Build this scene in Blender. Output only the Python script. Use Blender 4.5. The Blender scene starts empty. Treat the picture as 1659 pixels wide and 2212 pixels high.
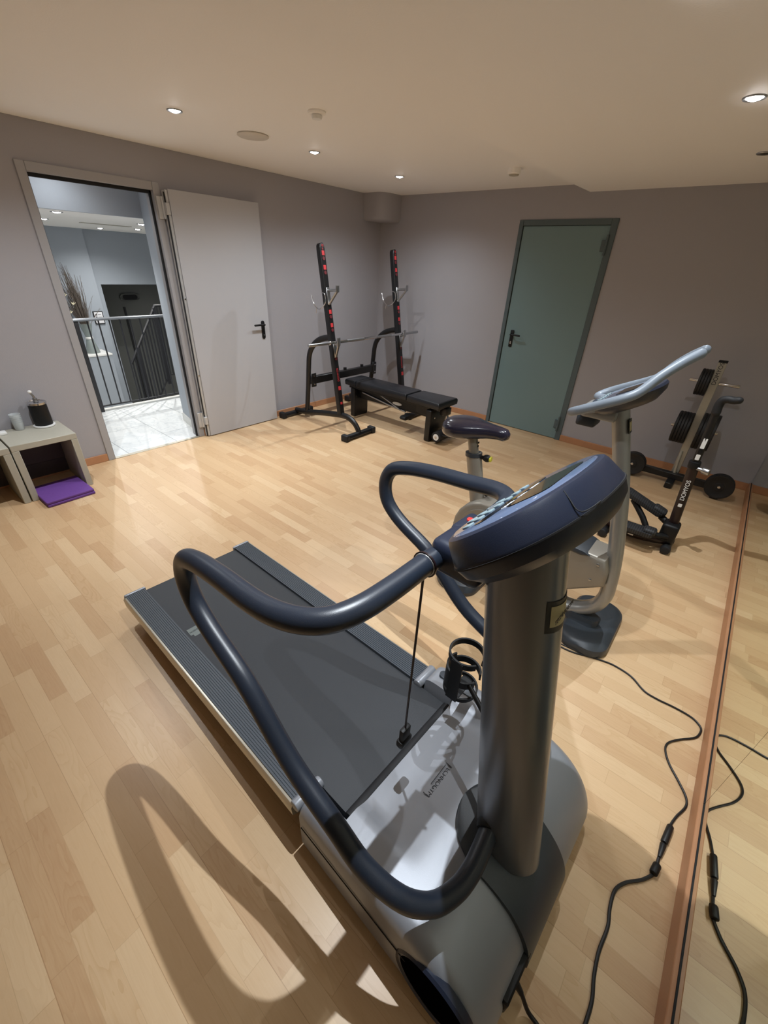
import bpy, bmesh, math, random
from mathutils import Vector, Matrix, Euler
random.seed(4)
S = bpy.context.scene
COL = S.collection
PI = math.pi

# ------------------------------------------------------------------ materials
def lin(c):
    return tuple(((x/255)/12.92 if x/255 <= .04045 else (((x/255)+.055)/1.055)**2.4) for x in c)

def mat(name, rgb, rough=.5, metal=0.0, spec=.5, emit=None, estr=1.0, bump=0, bscale=200, coat=0, vary=0, vscale=8, alpha=1, trans=0):
    m = bpy.data.materials.new(name); m.use_nodes = True
    nt = m.node_tree; b = nt.nodes['Principled BSDF']
    c = lin(rgb)
    b.inputs['Base Color'].default_value = (*c, 1)
    b.inputs['Roughness'].default_value = rough
    b.inputs['Metallic'].default_value = metal
    b.inputs['Specular IOR Level'].default_value = spec
    b.inputs['Coat Weight'].default_value = coat
    b.inputs['Alpha'].default_value = alpha
    b.inputs['Transmission Weight'].default_value = trans
    if emit:
        b.inputs['Emission Color'].default_value = (*lin(emit), 1)
        b.inputs['Emission Strength'].default_value = estr
    tc = None
    if bump or vary:
        tc = nt.nodes.new('ShaderNodeTexCoord')
    if bump:
        n = nt.nodes.new('ShaderNodeTexNoise'); n.inputs['Scale'].default_value = bscale; n.inputs['Detail'].default_value = 3
        bp = nt.nodes.new('ShaderNodeBump'); bp.inputs['Strength'].default_value = bump; bp.inputs['Distance'].default_value = .002
        nt.links.new(tc.outputs['Object'], n.inputs['Vector']); nt.links.new(n.outputs['Fac'], bp.inputs['Height'])
        nt.links.new(bp.outputs['Normal'], b.inputs['Normal'])
    if vary:
        n = nt.nodes.new('ShaderNodeTexNoise'); n.inputs['Scale'].default_value = vscale; n.inputs['Detail'].default_value = 5
        mx = nt.nodes.new('ShaderNodeMix'); mx.data_type = 'RGBA'
        mx.inputs['A'].default_value = (*[x*(1-vary) for x in c], 1); mx.inputs['B'].default_value = (*[min(1, x*(1+vary)) for x in c], 1)
        nt.links.new(tc.outputs['Object'], n.inputs['Vector']); nt.links.new(n.outputs['Fac'], mx.inputs['Factor'])
        nt.links.new(mx.outputs['Result'], b.inputs['Base Color'])
    return m

def math_node(nt, op, a, b=None, c=None):
    n = nt.nodes.new('ShaderNodeMath'); n.operation = op
    for i, v in enumerate((a, b, c)):
        if v is None: continue
        if isinstance(v, (int, float)): n.inputs[i].default_value = v
        else: nt.links.new(v, n.inputs[i])
    return n.outputs[0]

def ramp(nt, fac, stops):
    r = nt.nodes.new('ShaderNodeValToRGB')
    e = r.color_ramp.elements
    while len(e) > 1: e.remove(e[-1])
    e[0].position = stops[0][0]; e[0].color = (*stops[0][1], 1)
    for p, c in stops[1:]:
        k = e.new(p); k.color = (*c, 1)
    nt.links.new(fac, r.inputs[0]); return r.outputs[0]

def laminate():
    m = bpy.data.materials.new('beech_laminate'); m.use_nodes = True
    nt = m.node_tree; b = nt.nodes['Principled BSDF']
    g = nt.nodes.new('ShaderNodeNewGeometry'); sp = nt.nodes.new('ShaderNodeSeparateXYZ')
    nt.links.new(g.outputs['Position'], sp.inputs[0])
    X, Y = sp.outputs[0], sp.outputs[1]
    yr = math_node(nt, 'DIVIDE', Y, .064); row = math_node(nt, 'FLOOR', yr)
    wn = nt.nodes.new('ShaderNodeTexWhiteNoise'); wn.noise_dimensions = '1D'; nt.links.new(row, wn.inputs['W'])
    off = math_node(nt, 'MULTIPLY', wn.outputs['Value'], 7.3)
    xr = math_node(nt, 'ADD', math_node(nt, 'DIVIDE', X, .40), off); colm = math_node(nt, 'FLOOR', xr)
    cid = nt.nodes.new('ShaderNodeCombineXYZ'); nt.links.new(row, cid.inputs[0]); nt.links.new(colm, cid.inputs[1])
    wn2 = nt.nodes.new('ShaderNodeTexWhiteNoise'); wn2.noise_dimensions = '3D'; nt.links.new(cid.outputs[0], wn2.inputs['Vector'])
    rnd = wn2.outputs['Value']
    # per block shifted coordinates
    v = nt.nodes.new('ShaderNodeCombineXYZ')
    nt.links.new(math_node(nt, 'MULTIPLY', X, 1.0), v.inputs[0]); nt.links.new(Y, v.inputs[1]); nt.links.new(math_node(nt, 'MULTIPLY', rnd, 37.0), v.inputs[2])
    mp = nt.nodes.new('ShaderNodeMapping'); mp.inputs['Scale'].default_value = (3.2, 17, 1); nt.links.new(v.outputs[0], mp.inputs['Vector'])
    nz = nt.nodes.new('ShaderNodeTexNoise'); nz.inputs['Scale'].default_value = 1.0; nz.inputs['Detail'].default_value = 2; nz.inputs['Roughness'].default_value = .45
    nt.links.new(mp.outputs[0], nz.inputs['Vector'])
    rings = math_node(nt, 'FRACT', math_node(nt, 'MULTIPLY', nz.outputs['Fac'], 11.0))
    ringl = math_node(nt, 'POWER', rings, 3.0)
    mp2 = nt.nodes.new('ShaderNodeMapping'); mp2.inputs['Scale'].default_value = (9, 260, 1); nt.links.new(v.outputs[0], mp2.inputs['Vector'])
    nz2 = nt.nodes.new('ShaderNodeTexNoise'); nz2.inputs['Scale'].default_value = 1.0; nz2.inputs['Detail'].default_value = 3
    nt.links.new(mp2.outputs[0], nz2.inputs['Vector'])
    tone = math_node(nt, 'ADD', math_node(nt, 'MULTIPLY', rnd, .74), math_node(nt, 'MULTIPLY', nz2.outputs['Fac'], .26))
    base = ramp(nt, tone, [(0.0, lin((190, 152, 114))), (.3, lin((203, 169, 130))), (.7, lin((210, 178, 139))), (1.0, lin((219, 191, 154)))])
    mx = nt.nodes.new('ShaderNodeMix'); mx.data_type = 'RGBA'; mx.blend_type = 'MULTIPLY'
    mx.inputs['B'].default_value = (.80, .70, .58, 1)
    gate = nt.nodes.new('ShaderNodeMapRange'); gate.inputs['From Min'].default_value = .45; gate.inputs['From Max'].default_value = .9; nt.links.new(wn2.outputs['Color'], gate.inputs['Value'])
    nt.links.new(math_node(nt, 'MULTIPLY', ringl, math_node(nt, 'ADD', math_node(nt, 'MULTIPLY', gate.outputs[0], .42), .10)), mx.inputs['Factor']); nt.links.new(base, mx.inputs['A'])
    # joints
    fy = math_node(nt, 'FRACT', yr); fx = math_node(nt, 'FRACT', xr)
    jy = math_node(nt, 'LESS_THAN', fy, .022); jx = math_node(nt, 'LESS_THAN', fx, .0045)
    j = math_node(nt, 'MAXIMUM', jy, jx)
    y3 = math_node(nt, 'FRACT', math_node(nt, 'DIVIDE', Y, .192)); j3 = math_node(nt, 'LESS_THAN', y3, .010)
    jf = math_node(nt, 'ADD', math_node(nt, 'MULTIPLY', j, .22), math_node(nt, 'MULTIPLY', j3, .22))
    mx2 = nt.nodes.new('ShaderNodeMix'); mx2.data_type = 'RGBA'; mx2.inputs['B'].default_value = (*lin((140, 100, 62)), 1)
    nt.links.new(jf, mx2.inputs['Factor']); nt.links.new(mx.outputs['Result'], mx2.inputs['A'])
    nt.links.new(mx2.outputs['Result'], b.inputs['Base Color'])
    b.inputs['Roughness'].default_value = .36; b.inputs['Specular IOR Level'].default_value = .42
    return m

def tiles():
    m = bpy.data.materials.new('white_marble_tile'); m.use_nodes = True
    nt = m.node_tree; b = nt.nodes['Principled BSDF']
    g = nt.nodes.new('ShaderNodeNewGeometry'); sp = nt.nodes.new('ShaderNodeSeparateXYZ'); nt.links.new(g.outputs['Position'], sp.inputs[0])
    yr = math_node(nt, 'DIVIDE', math_node(nt, 'ADD', sp.outputs[1], .29), .46); row = math_node(nt, 'FLOOR', yr)
    xr = math_node(nt, 'ADD', math_node(nt, 'DIVIDE', math_node(nt, 'ADD', sp.outputs[0], .35), .75), math_node(nt, 'MULTIPLY', row, .5))
    j = math_node(nt, 'MAXIMUM', math_node(nt, 'LESS_THAN', math_node(nt, 'FRACT', yr), .012), math_node(nt, 'LESS_THAN', math_node(nt, 'FRACT', xr), .007))
    nz = nt.nodes.new('ShaderNodeTexNoise'); nz.inputs['Scale'].default_value = 5; nz.inputs['Detail'].default_value = 8; nz.inputs['Distortion'].default_value = 1.6
    nt.links.new(g.outputs['Position'], nz.inputs['Vector'])
    c = ramp(nt, nz.outputs['Fac'], [(.3, lin((224, 228, 230))), (.48, lin((232, 235, 236))), (.52, lin((214, 219, 222))), (.56, lin((232, 235, 236))), (1, lin((236, 238, 239)))])
    mx = nt.nodes.new('ShaderNodeMix'); mx.data_type = 'RGBA'; mx.inputs['B'].default_value = (*lin((165, 170, 174)), 1)
    nt.links.new(j, mx.inputs['Factor']); nt.links.new(c, mx.inputs['A']); nt.links.new(mx.outputs['Result'], b.inputs['Base Color'])
    b.inputs['Roughness'].default_value = .22
    return m

def stripes(name, c0, c1, period, axis=1, frac=.35, rough=.5, metal=0):
    m = bpy.data.materials.new(name); m.use_nodes = True
    nt = m.node_tree; b = nt.nodes['Principled BSDF']
    tc = nt.nodes.new('ShaderNodeTexCoord'); sp = nt.nodes.new('ShaderNodeSeparateXYZ'); nt.links.new(tc.outputs['Object'], sp.inputs[0])
    f = math_node(nt, 'LESS_THAN', math_node(nt, 'FRACT', math_node(nt, 'DIVIDE', sp.outputs[axis], period)), frac)
    mx = nt.nodes.new('ShaderNodeMix'); mx.data_type = 'RGBA'; mx.inputs['A'].default_value = (*lin(c0), 1); mx.inputs['B'].default_value = (*lin(c1), 1)
    nt.links.new(f, mx.inputs['Factor']); nt.links.new(mx.outputs['Result'], b.inputs['Base Color'])
    b.inputs['Roughness'].default_value = rough; b.inputs['Metallic'].default_value = metal
    return m

M = dict(
    floor=laminate(), tile=tiles(),
    wall=mat('grey_paint', (164, 162, 167), .62, bump=.25, bscale=130),
    ceil=mat('ceiling_paint', (250, 248, 246), .75, bump=.2, bscale=160),
    landing=mat('blue_grey_paint', (166, 174, 184), .6, bump=.2, bscale=130),
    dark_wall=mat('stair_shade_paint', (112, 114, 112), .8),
    stair_floor=mat('stair_stone', (226, 222, 212), .5, vary=.12),  # near white so the stairwell floor throws light upward
    base=mat('baseboard_wood', (180, 130, 94), .45, vary=.1, vscale=14),
    white_base=mat('white_baseboard', (222, 222, 218), .4),
    frame=mat('door_frame_grey', (164, 163, 166), .42),
    leaf=mat('door_leaf_grey', (182, 182, 186), .38, bump=.08, bscale=300),
    reb=mat('door_rebate_grey', (196, 197, 198), .3, metal=.3),
    gasket=mat('black_gasket', (18, 18, 22), .7),
    teal=mat('teal_door_paint', (114, 138, 141), .42, bump=.08, bscale=300),
    teal_frame=mat('teal_frame_paint', (82, 96, 100), .5),
    black=mat('black_plastic', (14, 14, 16), .5, spec=.35),
    matt=mat('matt_black', (7, 7, 9), 1.0, spec=0), soft_black=mat('black_rubber', (22, 22, 24), .65, bump=.3, bscale=400),
    powder=mat('black_powder_coat', (17, 17, 19), .38, bump=.15, bscale=500),
    vinyl=mat('black_vinyl', (25, 26, 30), .35, bump=.15, bscale=160),
    steel=mat('chrome_steel', (205, 206, 208), .16, metal=1),
    brushed=mat('brushed_steel', (175, 176, 178), .34, metal=1),
    silver=mat('silver_paint', (144, 147, 154), .38, metal=.3, bump=.08, bscale=900),
    silver_col=mat('silver_column_paint', (114, 118, 124), .27, metal=.5, bump=.05, bscale=900),
    bike_grey=mat('warm_silver_paint', (160, 160, 158), .34, metal=.45),
    bike_shell=mat('warm_grey_shell', (150, 144, 134), .4, metal=.35),
    navy=mat('dark_blue_foam', (33, 40, 52), .36, bump=.12, bscale=700),
    navy_shell=mat('dark_blue_shell', (30, 37, 54), .34, bump=.12, bscale=900),
    seat=mat('dark_blue_vinyl', (38, 36, 52), .22, coat=.3),
    grip=mat('grey_blue_grip', (128, 138, 150), .42),
    slate=mat('slate_plastic', (50, 56, 63), .42, bump=.15, bscale=600),
    belt=mat('running_belt', (44, 47, 52), .55, bump=.35, bscale=700),
    rail=mat('ribbed_tread_grey', (66, 72, 80), .48),
    alu=mat('champagne_aluminium', (190, 184, 170), .35, metal=.7),
    glossy=mat('console_overlay', (84, 98, 124), .12, coat=.6, vary=.25, vscale=22),
    screen=mat('dark_screen', (12, 13, 15), .08, coat=.5),
    key=mat('pale_key', (128, 146, 152), .3),
    redd=mat('dark_red_rim', (96, 34, 40), .5), red=mat('red_label', (190, 52, 56), .5), redb=mat('red_button', (220, 52, 48), .35),
    white=mat('white_plastic', (236, 236, 234), .4),
    label=mat('label_tan', (172, 160, 118), .5), label_dark=mat('label_dark', (38, 36, 30), .5),
    yellow=mat('yellow_cap', (220, 212, 70), .4),
    purple=mat('purple_mat_foam', (104, 62, 140), .75, bump=.5, bscale=300, vary=.08, vscale=40),
    cube=mat('taupe_cube_laminate', (178, 174, 160), .45, vary=.05, vscale=60),
    cube_in=mat('cube_dark_back', (62, 50, 50), .5),
    cup=mat('clear_plastic_cup', (225, 230, 232), .25, alpha=.55),
    lamp=mat('lamp_lens', (255, 255, 255), .3, emit=(255, 252, 250), estr=80),
    lamp_off=mat('lamp_lens_off', (70, 66, 60), .3),
    iron=mat('anthracite_iron', (40, 40, 44), .45),
    railtop=mat('grey_handrail', (120, 124, 130), .35, metal=.5),
    twig=mat('dry_twig', (108, 98, 90), .8), bloom=mat('cream_bloom', (240, 232, 205), .6),
    vase=mat('vase_glass_grey', (150, 160, 158), .2, alpha=.75),
    post=mat('galvanised_post', (176, 172, 160), .35, metal=.5),
    plate=mat('cast_plate', (18, 18, 20), .55, bump=.3, bscale=200),
    maroon=mat('dark_maroon_paint', (32, 17, 18), .35),
    paper=mat('paper', (235, 235, 240), .6), ink=mat('ink', (40, 40, 48), .6), greylogo=mat('belt_logo_grey', (112, 120, 118), .6),
    cable=mat('cable_black', (14, 14, 16), .45),
    spk=mat('speaker_rim', (214, 208, 198), .5), grille=stripes('speaker_grille', (176, 170, 160), (140, 134, 126), .006, 0, .5, .6),
)
mm = bpy.data.materials.new('mirror_silvering'); mm.use_nodes = True
b_ = mm.node_tree.nodes['Principled BSDF']; b_.inputs['Base Color'].default_value = (.75, .78, .66, 1); b_.inputs['Metallic'].default_value = 1; b_.inputs['Roughness'].default_value = .0
M['mirror'] = mm

# ------------------------------------------------------------------ mesh helpers
class MB:
    def __init__(s): s.b = bmesh.new()
    def box(s, x0, x1, y0, y1, z0, z1, bev=0, seg=2, mtx=None):
        r = bmesh.ops.create_cube(s.b, size=1.0); vs = r['verts']
        for v in vs: v.co = Vector(((v.co.x+.5)*(x1-x0)+x0, (v.co.y+.5)*(y1-y0)+y0, (v.co.z+.5)*(z1-z0)+z0))
        if bev:
            es = list({e for v in vs for e in v.link_edges})
            rr = bmesh.ops.bevel(s.b, geom=es, offset=bev, segments=seg, affect='EDGES', profile=.5)
            vs = list({v for f in rr['faces'] for v in f.verts} | {v for v in vs if v.is_valid})
        if mtx:
            for v in vs: v.co = mtx @ v.co
        return s
    def loft(s, rings, cap=True, closed=True):
        rv = [[s.b.verts.new(p) for p in r] for r in rings]
        n = len(rv[0])
        for i in range(len(rv)-1):
            for j in range(n if closed else n-1):
                k = (j+1) % n
                try: s.b.faces.new((rv[i][j], rv[i][k], rv[i+1][k], rv[i+1][j]))
                except ValueError: pass
        if cap and closed:
            for r in (rv[0][::-1], rv[-1]):
                try: s.b.faces.new(r)
                except ValueError: pass
        return s
    def tube(s, pts, r, n=16, smooth=6, cap=True, flat=1.0, up=None):
        P = catmull([Vector(p) for p in pts], smooth) if smooth and len(pts) > 2 else [Vector(p) for p in pts]
        rad = r if callable(r) else (lambda t: r)
        T = []
        for i in range(len(P)):
            a = P[max(0, i-1)]; c = P[min(len(P)-1, i+1)]; T.append((c-a).normalized())
        u = Vector(up) if up else (Vector((0, 0, 1)) if abs(T[0].z) < .9 else Vector((1, 0, 0)))
        N = (u - T[0]*u.dot(T[0])).normalized(); rings = []
        for i, p in enumerate(P):
            N = (N - T[i]*N.dot(T[i])).normalized(); B = T[i].cross(N); rr = rad(i/(len(P)-1))
            rings.append([p + N*(math.cos(2*PI*k/n)*rr) + B*(math.sin(2*PI*k/n)*rr*flat) for k in range(n)])
        if cap == 'round':
            def dome(ring, c, d, rr):
                out = []
                for q in (.45, .8, .97):
                    out.append([c + (v-c)*math.sqrt(1-q*q) + d*rr*q for v in ring])
                return out
            a = dome(rings[0], P[0], -T[0], rad(0))[::-1]; z = dome(rings[-1], P[-1], T[-1], rad(1))
            rings = a+rings+z
        return s.loft(rings)
    def cyl(s, a, b, r, n=24, r2=None, bev=0):
        a, b = Vector(a), Vector(b); d = (b-a); L = d.length; d.normalize(); r2 = r if r2 is None else r2
        up = Vector((0, 0, 1)) if abs(d.z) < .9 else Vector((1, 0, 0)); x = d.cross(up).normalized(); y = d.cross(x)
        def ring(p, rr): return [p + x*(math.cos(2*PI*k/n)*rr) + y*(math.sin(2*PI*k/n)*rr) for k in range(n)]
        if bev: rs = [ring(a, r-bev), ring(a+d*bev*.3, r-bev*.3), ring(a+d*bev, r), ring(b-d*bev, r2), ring(b-d*bev*.3, r2-bev*.3), ring(b, r2-bev)]
        else: rs = [ring(a, r), ring(b, r2)]
        return s.loft(rs)
    def lathe(s, prof, c=(0, 0, 0), axis='z', n=32, sx=1, sy=1):
        c = Vector(c); rings = []
        for r, h in prof:
            rg = []
            for k in range(n):
                a = 2*PI*k/n; x, y = math.cos(a)*r*sx, math.sin(a)*r*sy
                rg.append(c + (Vector((x, y, h)) if axis == 'z' else Vector((h, x, y)) if axis == 'x' else Vector((y, h, x))))
            rings.append(rg)
        return s.loft(rings)
    def prism(s, poly, h0, h1, axis='z', bev=0, seg=2):
        def P(a, b, h): return (a, b, h) if axis == 'z' else (h, a, b) if axis == 'x' else (a, h, b)
        v0 = [s.b.verts.new(P(a, b, h0)) for a, b in poly]; v1 = [s.b.verts.new(P(a, b, h1)) for a, b in poly]
        n = len(poly); fs = [s.b.faces.new(v0), s.b.faces.new(v1[::-1])]
        for i in range(n): fs.append(s.b.faces.new((v0[i], v1[i], v1[(i+1) % n], v0[(i+1) % n])))
        if bev:
            es = list(set(fs[0].edges) | set(fs[1].edges))
            bmesh.ops.bevel(s.b, geom=es, offset=bev, segments=seg, affect='EDGES', profile=.5)
        return s
    def ball(s, c, r, sx=1, sy=1, sz=1, n=20):
        rr = bmesh.ops.create_uvsphere(s.b, u_segments=n, v_segments=n//2, radius=r)
        for v in rr['verts']: v.co = Vector((v.co.x*sx, v.co.y*sy, v.co.z*sz)) + Vector(c)
        return s
    def xf(s, mtx):
        for v in s.b.verts: v.co = mtx @ v.co
        return s
    def build(s, name, m, parent=None, ang=38):
        bmesh.ops.recalc_face_normals(s.b, faces=s.b.faces[:])
        me = bpy.data.meshes.new(name); s.b.to_mesh(me); s.b.free()
        me.materials.append(m)
        for p in me.polygons: p.use_smooth = True
        me.set_sharp_from_angle(angle=math.radians(ang))
        o = bpy.data.objects.new(name, me); COL.objects.link(o)
        if parent: o.parent = parent
        return o

def catmull(P, k):
    out = []
    for i in range(len(P)-1):
        p0 = P[i-1] if i else P[0]*2-P[1]; p1 = P[i]; p2 = P[i+1]; p3 = P[i+2] if i+2 < len(P) else P[-1]*2-P[-2]
        # centripetal-like tension for uneven spacing
        d1 = (p2-p1).length; t1 = (p2-p0)*(d1/max(1e-6, (p2-p1).length+(p1-p0).length)); t2 = (p3-p1)*(d1/max(1e-6, (p3-p2).length+(p2-p1).length))
        for j in range(k):
            t = j/k; t_2, t_3 = t*t, t*t*t
            out.append(p1*(2*t_3-3*t_2+1) + t1*(t_3-2*t_2+t) + p2*(-2*t_3+3*t_2) + t2*(t_3-t_2))
    out.append(P[-1]); return out

def rrect(x0, x1, y0, y1, r, n=6):
    pts = []
    for cx, cy, a0 in ((x1-r, y1-r, 0), (x0+r, y1-r, 90), (x0+r, y0+r, 180), (x1-r, y0+r, 270)):
        for i in range(n+1):
            a = math.radians(a0+90*i/n); pts.append((cx+r*math.cos(a), cy+r*math.sin(a)))
    return pts

def tag(o, label=None, cat=None, group=None, kind=None):
    if label: o['label'] = label
    if cat: o['category'] = cat
    if group: o['group'] = group
    if kind: o['kind'] = kind
    return o

def thing(name, label, cat, loc=(0, 0, 0), rz=0, group=None, kind=None):
    o = bpy.data.objects.new(name, None); COL.objects.link(o); o.location = loc; o.rotation_euler = (0, 0, rz)
    o.empty_display_size = .1
    return tag(o, label, cat, group, kind)

def struct(o, label, cat): return tag(o, label, cat, kind='structure')

def text(name, s, size, origin, xdir, ydir, m, parent=None, align='CENTER', depth=.0006, sx=1.0):
    cu = bpy.data.curves.new(name, 'FONT'); cu.body = s; cu.size = size; cu.align_x = align; cu.align_y = 'CENTER'; cu.extrude = depth; cu.fill_mode = 'BOTH'
    tmp = bpy.data.objects.new('tmp', cu); COL.objects.link(tmp)
    dg = bpy.context.evaluated_depsgraph_get(); dg.update()
    me = bpy.data.meshes.new_from_object(tmp.evaluated_get(dg)); bpy.data.objects.remove(tmp)
    x = Vector(xdir).normalized(); y = Vector(ydir).normalized(); z = x.cross(y)
    mt = Matrix(((x.x, y.x, z.x, origin[0]), (x.y, y.y, z.y, origin[1]), (x.z, y.z, z.z, origin[2]), (0, 0, 0, 1)))
    me.transform(mt @ Matrix.Diagonal((sx, 1, 1, 1))); me.materials.clear(); me.materials.append(m); me.name = name
    o = bpy.data.objects.new(name, me); COL.objects.link(o)
    if parent: o.parent = parent
    return o

def copy_tree(o, parent=None):
    c = o.copy(); COL.objects.link(c)
    if parent: c.parent = parent
    for ch in list(o.children): copy_tree(ch, c)
    return c

# ------------------------------------------------------------------ room shell
D, H, H2 = 2.711, 2.321, 2.261
YF = -4.3                      # wall behind the camera
MX = 4.4985                    # mirror face
struct(MB().box(-.02, 4.56, YF-.1, D+.1, -.12, 0).build('floor', M['floor']), 'beech laminate strip floor of the gym room', 'floor')
prof = [(-.15, H), (2.2995, H), (2.4577, H2), (4.66, H2), (4.66, 2.55), (-.15, 2.55)]
struct(MB().prism(prof, YF-.1, D+.15, 'y').build('ceiling', M['ceil']), 'cream ceiling with a sloped step along the mirror side', 'ceiling')
y1, y2, hd = -.936, -.013, 2.1
w = MB().box(-.12, 0, YF-.1, y1, 0, 2.4).box(-.12, 0, y2, D+.1, 0, 2.4).box(-.12, 0, y1, y2, hd, 2.4)
struct(w.build('wall_left', M['wall']), 'grey painted wall with the open doorway', 'wall')
xb1, xb2, hb = 1.841, 2.771, 2.062
w = MB().box(-.12, xb1, D, D+.14, 0, 2.4).box(xb2, 4.66, D, D+.14, 0, 2.4).box(xb1, xb2, D, D+.14, hb, 2.4).box(xb1, xb2, D+.09, D+.14, 0, hb)
struct(w.build('wall_back', M['wall']), 'grey painted wall around the teal door', 'wall')
struct(MB().box(4.51, 4.66, YF-.1, D+.1, 0, 2.4).build('wall_right', M['wall']), 'grey wall carrying the wall mirror', 'wall')
struct(MB().box(-.12, 4.66, YF-.15, YF, 0, 2.4).build('wall_front', M['wall']), 'grey wall behind the viewpoint', 'wall')
# rounded boxed-in pipe in the corner under the ceiling
pl = [(-.01, D+.01), (-.01, 2.40), (.18, 2.395), (.24, 2.405), (.28, 2.44), (.305, 2.50), (.31, 2.56), (.31, D+.01)]
pb = MB()
rings = []
for z, s in ((H+.02, 1), (2.10, 1), (2.075, .97), (2.06, .90)):
    rings.append([(x*s, D+(y-D)*s, z) for x, y in pl])
struct(pb.loft(rings).build('pillar', M['wall']), 'short rounded boxing hanging from the ceiling in the corner', 'pillar')

def baseb(name, lab, boxes, m=M['base']):
    b = MB()
    for q in boxes: b.box(*q, bev=.003, seg=1)
    return struct(b.build(name, m), lab, 'baseboard')
baseb('baseboard_left', 'reddish wood baseboard along the doorway wall', [(0, .012, YF, y1, 0, .068), (0, .012, y2, D, 0, .068)])
baseb('baseboard_back', 'reddish wood baseboard beside the teal door', [(.012, xb1, D-.012, D, 0, .068), (xb2, MX, D-.012, D, 0, .068)])
baseb('baseboard_right', 'reddish wood baseboard under the mirror', [(4.484, 4.51, YF, D-.012, 0, .078)])
struct(MB().box(-.03, .012, y1+.06, y2-.06, 0, .004, bev=.0015, seg=1).build('trim_1', M['alu']), 'thin metal threshold strip in the open doorway', 'trim')

# mirror in two panels (seam at y=-0.73)
def mirror(ya, yb, lab):
    r = thing('wall_mirror', lab, 'mirror', (MX, (ya+yb)/2, .082), group='wall mirror panels')
    h = (yb-ya)/2-.001
    MB().box(0, .005, -h, h, 0, 2.1).build('mirror_glass', M['mirror'], r)
    MB().box(-.0025, .008, -h, h, -.007, 0).build('bottom_channel', M['gasket'], r)
    return r
mirror(-.73, D-.004, 'long wall mirror panel reaching the back corner beside the plate tree')
mirror(YF+.01, -.73, 'wall mirror panel beside the treadmill, nearer than the seam')

# door 1: steel frame, leaf folded open flat against the wall
d1 = thing('door_1', 'open light grey steel fire door folded back against the grey wall', 'door', (0, y2, 0), kind='structure')
f = MB(); t = .055
f.box(-.125, .012, y1-y2, y1-y2+t, 0, hd, bev=.003, seg=1).box(-.125, .012, -t, 0, 0, hd, bev=.003, seg=1).box(-.125, .012, y1-y2+t, -t, hd-t, hd, bev=.003, seg=1)
f.build('door_frame', M['frame'], d1)
g = MB().box(-.05, -.028, y1-y2+t, y1-y2+t+.012, 0, hd-t).box(-.05, -.028, -t-.012, -t, 0, hd-t).box(-.05, -.028, y1-y2+t, -t, hd-t-.022, hd-t)
g.build('door_gasket', M['gasket'], d1)
lf = MB().box(.022, .072, .035, .885, .008, 2.062, bev=.002, seg=1).build('door_leaf', M['leaf'], d1)
MB().box(.02, .05, .004, .0345, .008, 2.05, bev=.002, seg=1).box(.05, .062, .014, .0345, .008, 2.055, bev=.002, seg=1).build('leaf_edge', M['reb'], lf)
MB().box(.0505, .056, .003, .011, .01, 2.04).build('edge_seal', M['gasket'], lf)
for z in (.62, 1.28):
    MB().cyl((.062, .024, z), (.068, .024, z), .006, 12).build('security_bolt', M['steel'], lf)
hnd = MB().prism(rrect(.785, .823, .89, 1.065, .016), .072, .080, 'x', bev=.003).build('handle_plate', M['black'], lf)
MB().tube([(.078, .803, 1.03), (.11, .803, 1.03), (.122, .79, 1.03), (.123, .74, 1.032), (.121, .68, 1.03)], .0095, 12, cap='round').build('door_handle', M['black'], lf)
MB().cyl((.080, .805, .93), (.084, .805, .93), .009, 14).build('key_cylinder', M['steel'], lf)
for z in (.10, 1.86):
    MB().cyl((.03, -.004, z), (.03, -.004, z+.15), .011, 14).box(.024, .075, -.001, .03, z+.03, z+.11, bev=.003, seg=1).box(.014, .026, -.045, -.004, z, z+.15, bev=.002, seg=1).build('hinge', M['reb'], d1)

# door 2: teal steel door in the back wall
d2 = thing('door_2', 'closed teal steel door in the back wall', 'door', (xb1, D, 0), kind='structure')
W2 = xb2-xb1
f = MB().box(0, .042, -.012, .05, 0, hb, bev=.003, seg=1).box(W2-.058, W2, -.012, .05, 0, hb, bev=.003, seg=1).box(.042, W2-.058, -.012, .05, hb-.048, hb, bev=.003, seg=1)
f.build('door_frame', M['teal_frame'], d2)
lf2 = MB().box(.046, W2-.052, .002, .05, .006, hb-.05, bev=.002, seg=1).build('door_leaf', M['teal'], d2)
MB().prism(rrect(.115, .152, .89, 1.065, .006), -.006, .002, 'y', bev=.002).build('handle_plate', M['black'], lf2)
MB().tube([(.133, 0, 1.02), (.133, -.04, 1.02), (.145, -.052, 1.02), (.19, -.053, 1.02), (.24, -.05, 1.018)], .0095, 12, cap='round').build('door_handle', M['black'], lf2)
MB().box(.126, .141, -.0075, -.005, .92, .95, bev=.002, seg=1).build('key_cylinder', M['steel'], lf2)
for z in (.10, 1.78):
    MB().cyl((W2-.055, -.018, z), (W2-.055, -.018, z+.16), .011, 14).box(W2-.10, W2-.055, -.012, .002, z+.03, z+.12, bev=.002, seg=1).build('hinge', M['teal_frame'], d2)

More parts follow.
